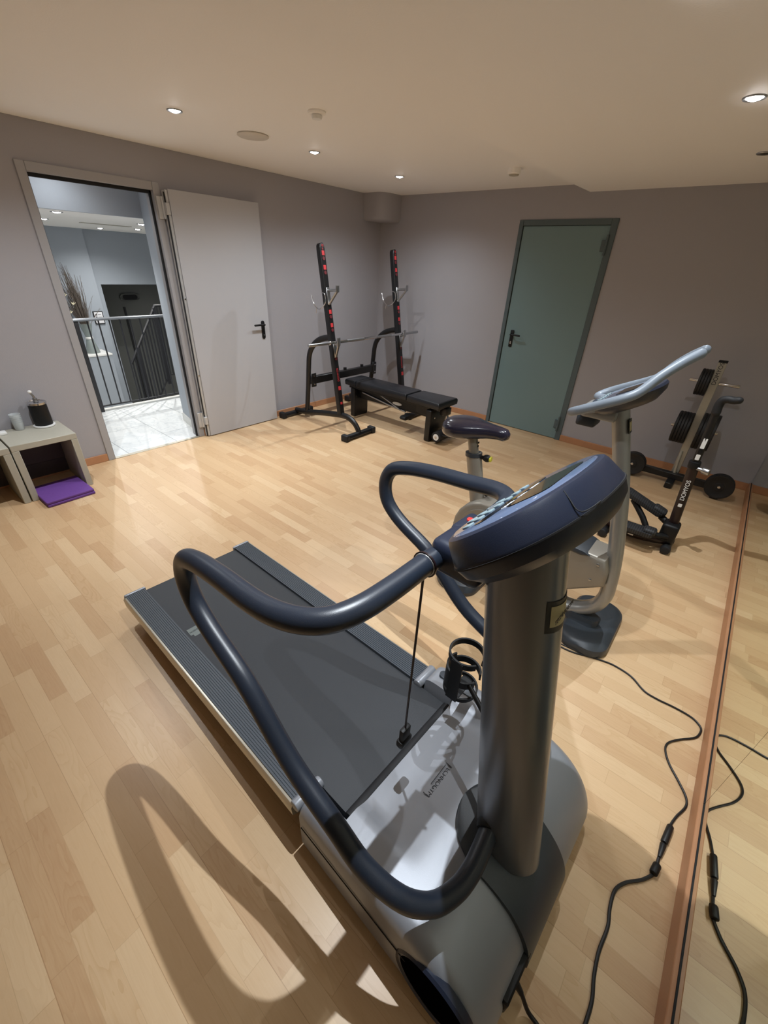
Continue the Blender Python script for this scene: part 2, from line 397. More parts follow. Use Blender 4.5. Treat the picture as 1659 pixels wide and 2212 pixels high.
# ------------------------------------------------------------------ ceiling fittings
def downlight(x, y, z, lab, on=True, grp='recessed ceiling downlights of the gym', r=.042):
    o = thing('ceiling_downlight', lab, 'ceiling light', (x, y, z), group=grp)
    MB().lathe([(r*.72, .004), (r*.74, -.003), (r*.95, -.006), (r, -.003), (r, .002)], n=28).build('trim_ring', M['brushed'], o)
    MB().lathe([(.0005, -.011), (r*.3, -.0105), (r*.55, -.007), (r*.7, -.001), (r*.7, .003)], n=24).build('lamp_lens', M['lamp'] if on else M['lamp_off'], o)
    return o
def spot(x, y, z, pw, col=(.88, .945, 1), ang=152, rad=.006, blend=1.0):
    l = bpy.data.lights.new('downlight_beam', 'SPOT'); l.energy = pw; l.color = col; l.spot_size = math.radians(ang); l.spot_blend = blend; l.shadow_soft_size = rad
    o = bpy.data.objects.new('downlight_beam', l); COL.objects.link(o); o.location = (x, y, z-.03); return o
PW_L, PW_R, PN_L, PN_R = 42, 21, 36, 60
LEFT = [(1.07, -.366, 'downlight above the open doorway end of the room'), (1.038, .715, 'middle downlight of the row by the doorway wall, behind the speaker'), (1.031, 1.753, 'downlight nearest the corner above the squat rack'),
        (1.06, -1.44, 'downlight above the taupe cube tables')]
RIGHT = [(3.712, .656, 'bright downlight on the lowered ceiling over the bike'), (3.64, -.345, 'downlight on the lowered ceiling between bike and treadmill'), (3.57, -1.345, 'downlight on the lowered ceiling above the treadmill')]
for x, y, l in LEFT:
    downlight(x, y, H, l); spot(x, y, H, PW_L); spot(x, y, H, PN_L, ang=88)
for x, y, l in RIGHT:
    downlight(x, y, H2, l); k = .62 if abs(y+.345) < .1 else 1.3 if y < -1 else 1.05; spot(x, y, H2, PW_R*k); spot(x, y, H2, PN_R*k, ang=84)
downlight(3.725, 1.70, H2, 'unlit downlight on the lowered ceiling by the plate tree', on=False)
sp = thing('ceiling_speaker', 'round flat cream speaker grille in the ceiling', 'speaker', (1.022, .188, H))
MB().lathe([(.092, .002), (.1, -.001), (.103, -.007), (.094, -.012)], n=40).build('rim', M['spk'], sp)
MB().lathe([(.0005, -.006), (.05, -.009), (.094, -.0085)], n=40).build('grille', M['grille'], sp)
sm = thing('smoke_detector', 'small round white smoke detector on the ceiling near the speaker', 'detector', (1.787, .062, H))
MB().lathe([(.048, .002), (.05, -.006), (.046, -.012), (.02, -.014)], n=32).build('base', M['ceil'], sm)
MB().lathe([(.026, -.012), (.03, -.02), (.026, -.032), (.0005, -.034)], n=28).build('sensor_head', M['white'], sm)
md = thing('motion_sensor', 'white cylindrical detector on the ceiling near the step', 'detector', (2.129, 1.83, H))
MB().lathe([(.047, .002), (.05, -.02), (.05, -.036), (.044, -.042)], n=32).build('body', M['ceil'], md)
MB().lathe([(.04, -.041), (.036, -.05), (.0005, -.052)], n=28).build('lens', M['cube'], md)

# ------------------------------------------------------------------ landing behind the doorway
struct(MB().box(-1.50, -.02, -1.9, 2.6, -.2, -.001).build('floor', M['tile']), 'white marble tile floor of the stair landing', 'floor')
struct(MB().box(-1.535, -1.47, -1.9, 2.6, -.22, .018, bev=.004, seg=1).build('trim_2', M['white_base']), 'white stone edge strip of the landing above the stairs', 'trim')
struct(MB().prism([(-.12, -.012), (-.6, .086), (-.6, 2.7), (-.12, 2.7)], 0, 2.4).build('wall_landing', M['landing']), 'blue grey wall on the right beyond the doorway', 'wall')
struct(MB().prism([(-.125, -.022), (-.603, .074), (-.6, .088), (-.12, -.008)], 0, .085).build('baseboard_landing', M['white_base']), 'white baseboard beyond the doorway', 'baseboard')
struct(MB().box(-.66, -.60, -1.9, 2.6, 1.885, 2.4).build('beam', M['landing']), 'blue grey bulkhead beyond the doorway', 'beam')
struct(MB().box(-.62, 0, -1.9, 2.6, 2.32, 2.42).build('ceiling', M['ceil']), 'ceiling between the doorway and the bulkhead', 'ceiling')
struct(MB().box(-6.4, -.64, -2.4, 3.6, 1.90, 2.0).build('ceiling', M['ceil']), 'cream ceiling of the stair hall beyond the doorway', 'ceiling')
XW = -4.7
fw = MB().box(XW-.25, XW, -2.4, .95, -2.4, 2.0).box(XW-.25, XW-.1, .95, 1.05, -2.4, 2.0).box(XW-.25, XW-.1, 1.05, 3.6, 1.12, 2.0)
struct(fw.build('wall_far', M['landing']), 'blue grey far wall of the stair hall with a dark opening', 'wall')
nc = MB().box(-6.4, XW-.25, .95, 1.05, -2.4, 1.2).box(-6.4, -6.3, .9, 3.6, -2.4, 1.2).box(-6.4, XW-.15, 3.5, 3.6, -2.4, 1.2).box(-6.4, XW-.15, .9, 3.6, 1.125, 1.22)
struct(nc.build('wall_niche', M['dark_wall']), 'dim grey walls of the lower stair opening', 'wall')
struct(MB().box(-6.4, -1.53, -2.4, 3.6, -2.5, -1.35).build('floor', M['stair_floor']), 'stone floor of the stairwell below, raised and pale to bounce light up', 'floor')  # depth unknown; set high and near white to bounce light onto the hall ceiling
struct(MB().box(-6.4, 0, -2.5, -2.4, -2.4, 2.0).box(-.6, 0, -2.0, -1.9, 0, 2.4).box(-6.4, -.6, 3.6, 3.7, -2.4, 2.0).build('wall_stairwell', M['landing']), 'blue grey side walls of the stair hall', 'wall')
struct(MB().box(-1.53, -1.50, -2.4, 3.6, -2.4, -.2).build('wall_stair_face', M['landing']), 'wall under the landing edge', 'wall')
# ledge with white top carrying the vase
ld = thing('wall_ledge', 'blue grey ledge with a bright white top under the vase', 'ledge', (XW, 0, .12))
MB().box(.002, .45, -2.35, .74, -2.5, -.03).build('ledge_body', M['landing'], ld)
MB().box(.002, .46, -2.35, .75, -.03, 0, bev=.004, seg=1).build('ledge_top', M['white'], ld)
# railing along the landing
def railing():
    r = thing('landing_railing', 'dark iron railing with thin upright bars at the landing edge', 'railing', (-1.468, 0, 0))
    MB().tube([(0, -1.88, .978), (0, 2.5, .978)], .016, 12, smooth=0, flat=1.6, up=(0, 0, 1)).build('handrail', M['railtop'], r)
    MB().box(-.008, .008, -1.88, 2.5, .055, .069).build('bottom_bar', M['iron'], r)
    for y in (-1.5, -.445, .52, 1.5):
        MB().box(-.018, .018, y-.018, y+.018, .0, .965).build('post', M['iron'], r)
    for i in range(-9, 23):
        y = -.445+i*.108
        if any(abs(y-q) < .04 for q in (-1.5, -.445, .52, 1.5)) or y < -1.4 or y > 2.4: continue
        MB().box(-.006, .006, y-.006, y+.006, .069, .966).build('baluster', M['iron'], r)
railing()
def stair_rail():
    r = thing('stair_railing', 'dense dark stair railing descending behind the landing railing', 'railing', (-2.6, 0, 0))
    ya, za, yb, zb = .90, .98, .53, .43
    s = (zb-za)/(yb-ya)
    def zt(y): return za+(y-ya)*s
    MB().tube([(0, ya+.6, zt(ya)), (0, ya, za), (0, yb-.12, zt(yb-.12))], .018, 10, smooth=0).build('handrail', M['iron'], r)
    MB().tube([(0, ya+.6, zt(ya)-.95), (0, ya, za-.95), (0, yb-.12, zt(yb-.12)-.95)], .012, 8, smooth=0).build('bottom_bar', M['iron'], r)
    y = yb-.10
    while y < ya+.55:
        z = zt(min(y, ya)); MB().box(-.008, .008, y-.009, y+.009, z-.95, z).build('baluster', M['iron'], r); y += .045
    for y in (yb+.02, ya-.02): MB().box(-.02, .02, y-.02, y+.02, zt(y)-1.05, zt(y)).build('post', M['iron'], r)
stair_rail()
# vase with dry branches
vs = thing('floor_vase', 'tall grey vase with dry branches on the white ledge', 'vase', (XW+.24, .54, .12))
MB().lathe([(.10, 0), (.103, .01), (.055, .20), (.042, .225), (.045, .25), (.085, .42), (.09, .45), (.082, .45)], n=28).build('vase_body', M['vase'], vs)
MB().lathe([(.045, .215), (.056, .22), (.056, .248), (.046, .252)], n=24).build('collar', M['white'], vs)
tw = MB()
for i in range(190):
    a = random.uniform(0, 2*PI); sp_ = min(.32, abs(random.gauss(0, .13))); h = random.uniform(.35, .95)*(1-.8*sp_)
    top = Vector((math.cos(a)*sp_*.6, math.sin(a)*sp_-.10*h, .40+h)); b0 = Vector((math.cos(a)*.03, math.sin(a)*.04, .40)); mid = b0.lerp(top, .55)+Vector((random.uniform(-.02, .02), random.uniform(-.02, .03), .02))
    tw.tube([b0, mid, top], lambda t: .0035*(1-.6*t), 4, smooth=3)
tag(tw.build('branches', M['twig'], vs), 'brown dry twigs', kind='stuff')
for p in ((.05, -.18, .86), (.06, -.10, .74), (.05, -.17, .62)):
    b = MB()
    for k in range(5):
        a = 2*PI*k/5; b.tube([p, (p[0]+.012, p[1]+math.cos(a)*.02, p[2]+.02+math.sin(a)*.012), (p[0]+.018, p[1]+math.cos(a)*.035, p[2]+.03+math.sin(a)*.018)], lambda t: .007*(1-t)+.002, 6, smooth=3)
    b.build('bloom', M['bloom'], vs)
sg = thing('framed_notice', 'small black framed white notice on the far wall', 'sign', (XW, .86, .66))
# placed on the wall left of the dark opening
sg.location = (XW, .845, .625)
MB().box(.001, .02, -.075, .075, -.10, .10, bev=.003, seg=1).build('frame', M['gasket'], sg)
MB().box(.02, .0215, -.062, .062, -.086, .086).build('sheet', M['paper'], sg)
nb = MB().box(.0215, .023, -.048, -.02, .035, .058).box(.0215, .023, -.048, -.024, .0, .02).box(.0215, .0225, -.01, .04, .045, .05).box(.0215, .0225, -.01, .045, .01, .014).box(.0215, .0225, -.045, .045, -.04, -.036)
nb.build('print', M['ink'], sg)
ol = thing('oval_wall_light', 'dark oval recessed fitting on the dim wall below the stair hall', 'wall light', (-6.3, 2.06, .80))
b = MB(); rr = [(.0, .2, .075), (.03, .2, .075), (.035, .185, .06), (.012, .16, .05)]
rings = [[(h, ry*math.copysign(abs(math.cos(a))**.7, math.cos(a)), rz*math.copysign(abs(math.sin(a))**.7, math.sin(a))) for a in [2*PI*k/36 for k in range(36)]] for h, ry, rz in rr]
b.loft(rings).build('bezel', M['dark_wall'], ol)
MB().prism(rrect(-.14, .14, -.04, .04, .038), .012, .03, 'x').build('opening', M['gasket'], ol)
for i, (y, lab) in enumerate(((1.9, 'thin dark wall conduit under the oval fitting'), (2.95, 'thin dark wall conduit right of the oval fitting'))):
    tag(MB().box(-6.298, -6.28, y-.018, y+.018, -1.6, .62).build('wall_conduit', M['iron']), lab, 'conduit', 'wall conduits in the dim opening')
HALL = [(-1.15, -.42, 'stair hall downlight highest in the doorway view, on the left'), (-2.6, -.12, 'stair hall downlight near the far wall above the vase'), (-1.85, .62, 'stair hall downlight right of the ceiling slot'), (-3.2, 1.16, 'stair hall downlight near the far wall, right'), (-3.9, .93, 'stair hall downlight above the framed notice')]
for x, y, l in HALL:
    downlight(x, y, 1.90, l, grp='recessed downlights of the stair hall', r=.05); spot(x, y, 1.90, 58, (1, .985, .94), 150)
downlight(-5.55, 2.4, 1.12, 'dim added fill lamp, unseen inside the lower stair opening', grp='recessed downlights of the stair hall'); spot(-5.55, 2.4, 1.12, 5, (1, .97, .9), 150)  # lamp added out of sight to lift the black niche interior
spot(-.32, -.6, 2.30, 9, (.95, .98, 1), 140); downlight(-.32, -.6, 2.32, 'landing downlight just inside the doorway', grp='recessed downlights of the stair hall')
tag(MB().box(-2.75, -2.65, .28, .85, 1.894, 1.9005).build('ceiling_slot', M['cube']), 'narrow grey slot vent in the stair hall ceiling', 'vent')

# ------------------------------------------------------------------ cube tables, dispenser, cups, mat
def cube_table(yc, h, lab):
    r = thing('cube_table', lab, 'side table', (.205, yc, 0), group='taupe open cube tables')
    a, t = .2, .042
    MB().box(-a, a, -a, a, h-t, h, bev=.0025, seg=1).build('top', M['cube'], r)
    for s in (-1, 1):
        MB().box(-a, a, min(s*a, s*(a-t)), max(s*a, s*(a-t)), 0, h-t, bev=.0025, seg=1).build('side_panel', M['cube'], r)
    MB().box(-a+.004, -a+.018, -a+t, a-t, .02, h-t).build('back_panel', M['cube_in'], r)
    MB().box(-a+.018, -a+.035, -a+t, a-t, .14, .30, bev=.003, seg=1).build('back_rail', M['cube_in'], r)
    return r
cube_table(-1.400, .432, 'taupe open cube table next to the doorway holding the dispenser')
cube_table(-1.808, .425, 'taupe open cube table at the photo edge, left of the other')
pm = thing('folded_mat', 'folded purple exercise mat lying under the open cube table', 'exercise mat', (.41, -1.405, 0), rz=.03)
MB().box(-.17, .175, -.155, .155, .001, .021, bev=.006, seg=3).build('lower_layer', M['purple'], pm)
MB().box(-.168, .172, -.157, .153, .021, .043, bev=.007, seg=3).tube([(-.166, -.15, .022), (-.166, .15, .022)], .02, 12, smooth=0).build('upper_layer', M['purple'], pm)
dp = thing('drink_dispenser', 'black cylinder with chrome lid and pump on the cube table', 'dispenser', (.085, -1.305, .432))
MB().lathe([(.064, .0), (.07, .004), (.07, .012), (.06, .014)], n=36).build('base_plate', M['white'], dp)
MB().lathe([(.056, .012), (.058, .016), (.058, .168), (.054, .17)], n=36).build('body', M['black'], dp)
MB().lathe([(.058, .168), (.063, .172), (.063, .186), (.055, .19), (.05, .184), (.0005, .184)], n=36).build('rim', M['steel'], dp)
pk = MB().cyl((0, 0, .184), (0, 0, .215), .016, 16, bev=.003).tube([(0, 0, .213), (0, -.004, .235), (-.002, -.012, .252)], .008, 10).build('pump', M['brushed'], dp)
MB().ball((-.003, -.014, .262), .013).build('pump_knob', M['white'], pk)
cup0 = MB().lathe([(.0005, .001), (.026, 0), (.028, .003), (.034, .06), (.036, .062), (.034, .062), (.027, .006), (.0005, .004)], n=28).build('plastic_cup', M['cup'])
for k in range(5):
    o = cup0 if k == 0 else cup0.copy()
    if k: COL.objects.link(o)
    o.location = (.065, -1.455, .4325+k*.014); tag(o, 'clear plastic cup in the stack beside the black dispenser', 'cup', 'stacked cups on the cube table')
tp = MB().box(-.03, .03, -.04, .04, 0, .02, bev=.004).build('tissue_pack', M['white']); tp.location = (.10, -1.585, .4325); tag(tp, 'small pale packet on the cube table at the photo edge', 'packet')

# ------------------------------------------------------------------ squat rack, barbell
YL, YR = 1.14, 2.235
rk = thing('squat_rack', 'tall black squat rack with red height marks in the room corner', 'squat rack', (.6, (YL+YR)/2, 0))
def R(x, y, z): return (x-.6, y-(YL+YR)/2, z)
def up_x(z): return .600+(1.785-z)*.1655
ua = math.atan(.1655)
for Y in (YL, YR):
    sgn = 1 if Y == YL else -1
    # base tube, rear foot to front foot
    MB().tube([R(.10, Y, .06), R(.26, Y, .075), R(.62, Y, .14), R(.86, Y, .175), R(.97, Y, .175), R(1.06, Y, .14), R(1.115, Y, .085), R(1.135, Y, .045)], .032, 14, flat=.8).build('base_tube', M['powder'], rk)
    for x in (.10, 1.135):
        ft = MB().tube([R(x, Y-.21, .032), R(x, Y+.21, .032)], .031, 8, smooth=0, flat=1.15).build('foot', M['powder'], rk)
        for s in (-1, 1): MB().box(*(lambda p: (p[0]-.044, p[0]+.044, p[1]-.028, p[1]+.028, 0, .07))(R(x, Y+s*.205, 0)), bev=.012, seg=2).build('foot_cap', M['soft_black'], ft)
    # upright: rounded-top box section, leaning back
    up = MB()
    L = 1.60
    bx = [(-.037, .037)]
    rings = []
    for zz, s in ((0, 1), (L-.05, 1), (L-.02, .86), (L-.004, .5), (L, .15)):
        rings.append([Vector((px*1.0, py*s, zz)) for px, py in rrect(-.028, .028, -.032, .032, .008, 3)])
    mt = Matrix.Translation(R(up_x(.19)-.0, Y, .19)) @ Matrix.Rotation(-ua, 4, 'Y')
    uo = up.loft(rings).xf(mt).build('upright', M['powder'], rk)
    def onface(z, y0, y1, h, th, z_off=.0285): # plate on the +x face, at height z
        return MB().box(.0285, .0285+th, y0, y1, -h/2, h/2).xf(Matrix.Translation(R(up_x(z), Y, z)) @ Matrix.Rotation(-ua, 4, 'Y'))
    for z in (1.672, 1.555, 1.175, 1.055, .785):
        onface(z+.014, -.016, .016, .038, .0012).build('height_mark', M['red'], uo)
        q = MB().lathe([(.012, .0), (.016, .0), (.016, .003), (.012, .003)], axis='x', n=20)
        q.xf(Matrix.Translation(R(up_x(z-.025)+.029, Y, z-.025)) @ Matrix.Rotation(-ua, 4, 'Y')).build('hole_rim', M['redd'], uo)
        q = MB().cyl((0, 0, 0), (.0022, 0, 0), .0115, 16).xf(Matrix.Translation(R(up_x(z-.025)+.029, Y, z-.025)) @ Matrix.Rotation(-ua, 4, 'Y')); q.build('adjust_hole', M['gasket'], uo)
    onface(.462, -.018, .018, .04, .0012).build('logo_patch', M['red'], uo)
    onface(.305, -.014, .014, .025, .0012).build('height_mark', M['red'], uo)
    zd = Vector((-.1655, 0, 1)).normalized()
    text('brand_lettering', 'DOMYOS', .032, Vector(R(up_x(.60)+.0295, Y, .60)), zd, Vector((0, -1, 0)), M['red'], uo)
    text('scale_lettering', '10\n9', .03, Vector(R(up_x(1.735)+.0295, Y, 1.735)), (0, 1, 0), zd, M['red'], uo)
    # curved rear post
    MB().tube([R(up_x(.95)-.02, Y, .955), R(.62, Y, .935), R(.53, Y, .90), R(.44, Y, .83), R(.385, Y, .74), R(.362, Y, .60), R(.340, Y, .40), R(.30, Y, .09)], .03, 14, flat=.8).build('rear_post', M['powder'], rk)
    # J hooks, upper and lower
    for z, up_ in ((1.38, .04), (.895, .06)):
        x0 = up_x(z)
        hk = MB().box(.0295, .036, -.02, .02, -.13, .02, bev=.003, seg=1).xf(Matrix.Translation(R(x0, Y, z)) @ Matrix.Rotation(-ua, 4, 'Y'))
        e = x0+(.165 if z > 1 else .095)
        hk.tube([R(x0+.03, Y, z), R(e, Y, z+.012)], .012, 12, smooth=0)
        hk.box(*(lambda p: (p[0]-.006, p[0]+.006, p[1]-.022, p[1]+.022, p[2]-.02, p[2]+up_))(R(e, Y, z+.012)), bev=.005, seg=2)
        hk.tube([R(x0+.05, Y, z-.12), R(e, Y, z+.005)], .009, 8, smooth=0, flat=1.8)
        hk.build('bar_hook', M['brushed'], rk)
    # wire locking pin with its curved tail
    x0 = up_x(1.31)
    MB().tube([R(x0-.03, Y-.035, 1.36), R(x0+.02, Y-.045, 1.35), R(x0+.03, Y-.05, 1.27), R(x0-.06, Y-.05, 1.21), R(x0-.14, Y-.045, 1.25), R(x0-.18, Y-.04, 1.33)], .0048, 8).tube([R(x0-.1, Y-.047, 1.215), R(x0-.11, Y-.047, 1.17)], .003, 6, smooth=0).build('wire_pin', M['steel'], rk)
cb = MB().box(*R(.345, YL, .415)[:1], R(.405, YL, 0)[0], R(0, YL, 0)[1], R(0, YR, 0)[1], .42, .50, bev=.004, seg=1).build('crossbar', M['powder'], rk)
for y in (YL+.03, YR-.03):
    MB().box(R(.40, 0, 0)[0], R(.412, 0, 0)[0], R(0, y, 0)[1]-.035, R(0, y, 0)[1]+.035, .39, .54, bev=.004, seg=1).build('bracket', M['powder'], cb)
    for z in (.42, .51): MB().cyl(R(.412, y, z), R(.42, y, z), .009, 10).build('bolt', M['steel'], cb)
for y in (1.70, 2.0): MB().cyl(R(.375, y, .50), R(.375, y, .53), .02, 14).build('knob', M['powder'], cb)
XB, ZB = .815, .922
br = thing('barbell', 'bare chrome barbell resting in the lower hooks of the rack', 'barbell', (XB, 1.645, ZB))
MB().cyl((0, -.62, 0), (0, .62, 0), .0135, 18).build('shaft', M['steel'], br)
for s in (-1, 1):
    MB().cyl((0, s*.60, 0), (0, s*.885, 0), .0145, 18, bev=.003).build('sleeve', M['brushed'], br)
    MB().cyl((0, s*.595, 0), (0, s*.612, 0), .021, 18, bev=.003).build('collar', M['steel'], br)
    MB().cyl((0, s*.10, 0), (0, s*.36, 0), .0142, 18).build('knurled_grip', M['brushed'], br)

# ------------------------------------------------------------------ weight bench
bn = thing('weight_bench', 'low black padded weight bench standing in front of the rack', 'bench', (1.18, 1.715, 0))
def B(x, y, z): return (x-1.18, y-1.715, z)
def pad(name, x0, x1, w0, w1, zt):
    rings = []
    n = 8
    for i, (x, w) in enumerate(((x0, w0), (x1, w1))):
        pass
    b = MB()
    prof = [(0, .0), (.008, .012), (.03, .02), (.05, .02), (.07, .012), (.075, .0)]
    for h, ins in ((0, .012), (.004, .003), (.03, 0), (.05, .001), (.064, .008), (.07, .022)):
        pts = rrect(x0+ins, x1-ins, -1, 1, .02, 4)
        ring = []
        for px, py in pts:
            t = (px-x0)/(x1-x0); hw = w0+(w1-w0)*t-ins
            # rounded rectangle in y handled by scaling
            ring.append((px-1.18, py*hw, zt-.07+h))
        rings.append(ring)
    return b.loft(rings).build(name, M['vinyl'], bn)
pad('head_pad', .50, .668, .145, .15, .443); pad('back_pad', .676, 1.42, .15, .15, .443); pad('seat_pad', 1.428, 1.865, .15, .185, .440)
MB().box(*[v for p in ((B(.53, 0, 0)[0], B(1.83, 0, 0)[0]), (-.1, .1), (.335, .372)) for v in p], bev=.004, seg=1).build('pad_frame', M['powder'], bn)
bm_ = MB().box(B(.60, 0, 0)[0], B(1.74, 0, 0)[0], -.035, .035, .22, .335, bev=.006, seg=1).build('main_beam', M['powder'], bn)
b = MB(); b.prism([(.065*math.cos(2*PI*k/24), .017*math.sin(2*PI*k/24)) for k in range(24)], -.0375, -.035, 'y').xf(Matrix.Translation((B(1.22, 0, 0)[0], 0, .275))).build('oval_badge', M['white'], bm_)
for x, y0, y1 in ((.60, -.115, .125), (1.73, -.155, .145)):
    lg = MB().prism(rrect(y0, y1, 0, .345, .02, 4), B(x-.032, 0, 0)[0], B(x+.032, 0, 0)[0], 'x', bev=.006).build('leg', M['powder'], bn)
    for s in (-.08, .08): MB().cyl((B(x, 0, 0)[0]+.032, s, .25), (B(x, 0, 0)[0]+.037, s, .25), .009, 10).build('bolt', M['steel'], lg)
MB().box(B(.47, 0, 0)[0], B(.58, 0, 0)[0], -.05, .05, .16, .24, bev=.01).build('rear_stub', M['powder'], bn)
MB().tube([B(.70, 1.67, .30), B(1.1, 1.67, .24), B(1.35, 1.67, .215)], .011, 10, smooth=0).tube([B(1.0, 1.64, .335), B(1.3, 1.64, .23)], .008, 8, smooth=0).build('adjust_strut', M['brushed'], bn)
MB().prism(rrect(-.16, .03, .155, .195, .018, 5), B(1.36, 0, 0)[0], B(1.43, 0, 0)[0], 'x', bev=.008).build('foot_lever', M['soft_black'], bn)
MB().box(B(1.50, 0, 0)[0], B(1.68, 0, 0)[0], -.07, .07, .25, .335, bev=.006, seg=1).build('seat_slider', M['powder'], bn)
ra = MB().tube([B(1.80, 1.715, .33), B(1.86, 1.715, .30), B(1.875, 1.715, .10)], .017, 12, smooth=3).build('roller_arm', M['steel'], bn)
rl = MB().cyl(B(1.855, 1.555, .082), B(1.855, 1.70, .082), .057, 28, bev=.006).build('foam_roller', M['soft_black'], bn)
MB().lathe([(.016, -.003), (.034, -.003), (.034, .001), (.016, .001)], axis='y', n=24).xf(Matrix.Translation(B(1.855, 1.555, .082))).build('roller_rim', M['white'], rl)
MB().cyl(B(1.855, 1.548, .082), B(1.855, 1.556, .082), .013, 16).build('roller_bolt', M['steel'], rl)
MB().cyl(B(1.855, 1.73, .082), B(1.855, 1.875, .082), .057, 28, bev=.006).build('foam_roller', M['soft_black'], bn)
MB().cyl(B(1.90, 1.60, .10), B(2.02, 1.68, .09), .009, 10).build('release_rod', M['powder'], bn)
MB().box(B(1.80, 0, 0)[0], B(1.88, 0, 0)[0], -.05, .05, .29, .365, bev=.006).build('roller_bracket', M['powder'], bn)

# ------------------------------------------------------------------ plate tree and plates
PX, PY = 3.93, 2.43
tr = thing('plate_tree', 'pale upright weight plate tree with chrome pegs near the mirror corner', 'plate rack', (PX, PY, 0))
MB().box(-.03, .03, -.02, .02, .05, 1.075, bev=.003, seg=1).build('post', M['post'], tr)
MB().box(-.031, .031, -.0215, .0215, 1.06, 1.078, bev=.003, seg=1).build('post_cap', M['black'], tr)
text('brand_lettering', 'DOMYOS', .042, (-.0, -.0205, .975), (0, 0, 1), (-1, 0, 0), M['ink'], tr)
MB().box(-.35, .35, -.10, -.04, .05, .105, bev=.004, seg=1).build('base_bar', M['powder'], tr)
for x, ya, yb in ((0, -.22, .2), (-.33, -.12, .12), (.345, -.16, .12)):
    MB().box(x-.03, x+.03, ya, yb, 0, .055, bev=.006, seg=1).build('foot', M['powder'], tr)
for z in (.90, .505):
    for s in (-1, 1): MB().cyl((s*.03, 0, z), (s*.175, 0, z), .0125, 16, bev=.003).build('plate_peg', M['steel'], tr)
for x in (-.335, .345): MB().cyl((x, -.07, .125), (x, -.19, .125), .0125, 16, bev=.003).build('plate_peg', M['steel'], tr)
MB().tube([(-.015, -.03, .30), (-.01, -.05, .22), (0, -.06, .10)], .012, 10).build('brace', M['post'], tr)
def plate_mesh(r, t):
    return MB().lathe([(.0135, -t/2), (r*.33, -t/2), (r*.36, -t*.32), (r*.78, -t*.32), (r*.84, -t/2), (r*.97, -t/2), (r, -t*.3), (r, t*.3), (r*.97, t/2), (r*.84, t/2), (r*.78, t*.32), (r*.36, t*.32), (r*.33, t/2), (.0135, t/2)], axis='x', n=36)
def plates(r, t, n, x0, y, z, step, lab, grp, axis='x'):
    first = plate_mesh(r, t).build('weight_plate', M['plate'])
    for i in range(n):
        o = first if i == 0 else first.copy()
        if i: COL.objects.link(o)
        tag(o, lab, 'weight plate', grp)
        if axis == 'x': o.location = (x0+i*step, y, z)
        else: o.location = (x0, y+i*step, z); o.rotation_euler = (0, 0, PI/2)
plates(.106, .019, 4, PX-.042, PY, .8945, -.0195, 'small black iron plate on the top left peg of the tree', 'plates on the top left peg')
plates(.136, .022, 5, PX-.043, PY, .4995, -.0225, 'black iron plate on the middle left peg of the tree', 'plates on the middle left peg')
plates(.155, .024, 5, PX+.044, PY, .4995, .0245, 'large black iron plate on the middle right peg of the tree', 'plates on the middle right peg')
plates(.105, .022, 3, PX-.335, PY-.165, .1195, .023, 'small black plate on the floor level peg left of the tree', 'plates on the lower left peg', 'y')
plates(.105, .022, 3, PX+.345, PY-.165, .1195, .023, 'small black plate on the floor level peg right of the tree', 'plates on the lower right peg', 'y')

# ------------------------------------------------------------------ stepper
st = thing('stepper', 'black stepper with tall handle post standing by the mirror', 'stepper', (3.92, 1.07, 0))
def Q(x, y, z): return (x-3.92, y-1.07, z)
MB().tube([Q(3.71, 1.06, .075), Q(3.85, 1.07, .052), Q(3.98, 1.085, .055), Q(4.10, 1.10, .075)], .036, 12, flat=1.2).build('main_beam', M['maroon'], st)
for (x, ya, yb) in ((3.715, .93, 1.22), (4.105, 1.005, 1.21)):
    ft = MB().cyl(Q(x, ya+.02, .03), Q(x, yb-.02, .03), .027, 16).build('foot_tube', M['powder'], st)
    for y0, y1 in ((ya, ya+.06), (yb-.06, yb)): MB().cyl(Q(x, y0, .031), Q(x, y1, .031), .031, 10, bev=.008).build('end_cap', M['soft_black'], ft)
MB().box(*[v for a, b in zip(Q(4.03, 1.05, .06), Q(4.13, 1.17, .20)) for v in (a, b)], bev=.02, seg=3).build('pivot_housing', M['black'], st)
po = MB().tube([Q(4.09, 1.13, .10), Q(4.072, 1.125, .33), Q(4.05, 1.112, .63)], .030, 16, smooth=4).build('lower_post', M['maroon'], st)
MB().cyl(Q(4.051, 1.113, .60), Q(4.048, 1.111, .645), .033, 16, bev=.004).build('clamp_collar', M['black'], st)
pu = MB().tube([Q(4.05, 1.112, .63), Q(4.043, 1.106, .86), Q(4.038, 1.102, 1.0)], .021, 14, smooth=4).build('upper_post', M['powder'], st)
for z0, z1, m in ((.66, .695, 'white'), (.705, .73, 'black'), (.735, .80, 'white')):
    MB().prism(rrect(-.011, .011, z0, z1, .004, 3), -.0225, -.0205, 'y').xf(Matrix.Translation(Q(4.047, 1.11, 0)) @ Matrix.Rotation(math.radians(6), 4, 'Z')).build('label_sticker', M[m], pu)
MB().cyl(Q(4.07, 1.10, .605), Q(4.13, 1.085, .605), .012, 12).cyl(Q(4.10, 1.093, .605), Q(4.14, 1.082, .605), .021, 14, bev=.004).build('height_knob', M['brushed'], st)
text('brand_lettering', 'DOMYOS', .034, Q(4.066, 1.0885, .45), Vector((-.06, 0, 1)), Vector((-1, 0, -.06)), M['white'], po, depth=.0015)
MB().prism(rrect(-.011, .011, -.011, .011, .003, 3), -.001, .0008, 'y').xf(Matrix.Translation(Q(4.073, 1.0935, .34))).build('logo_patch', M['white'], po)
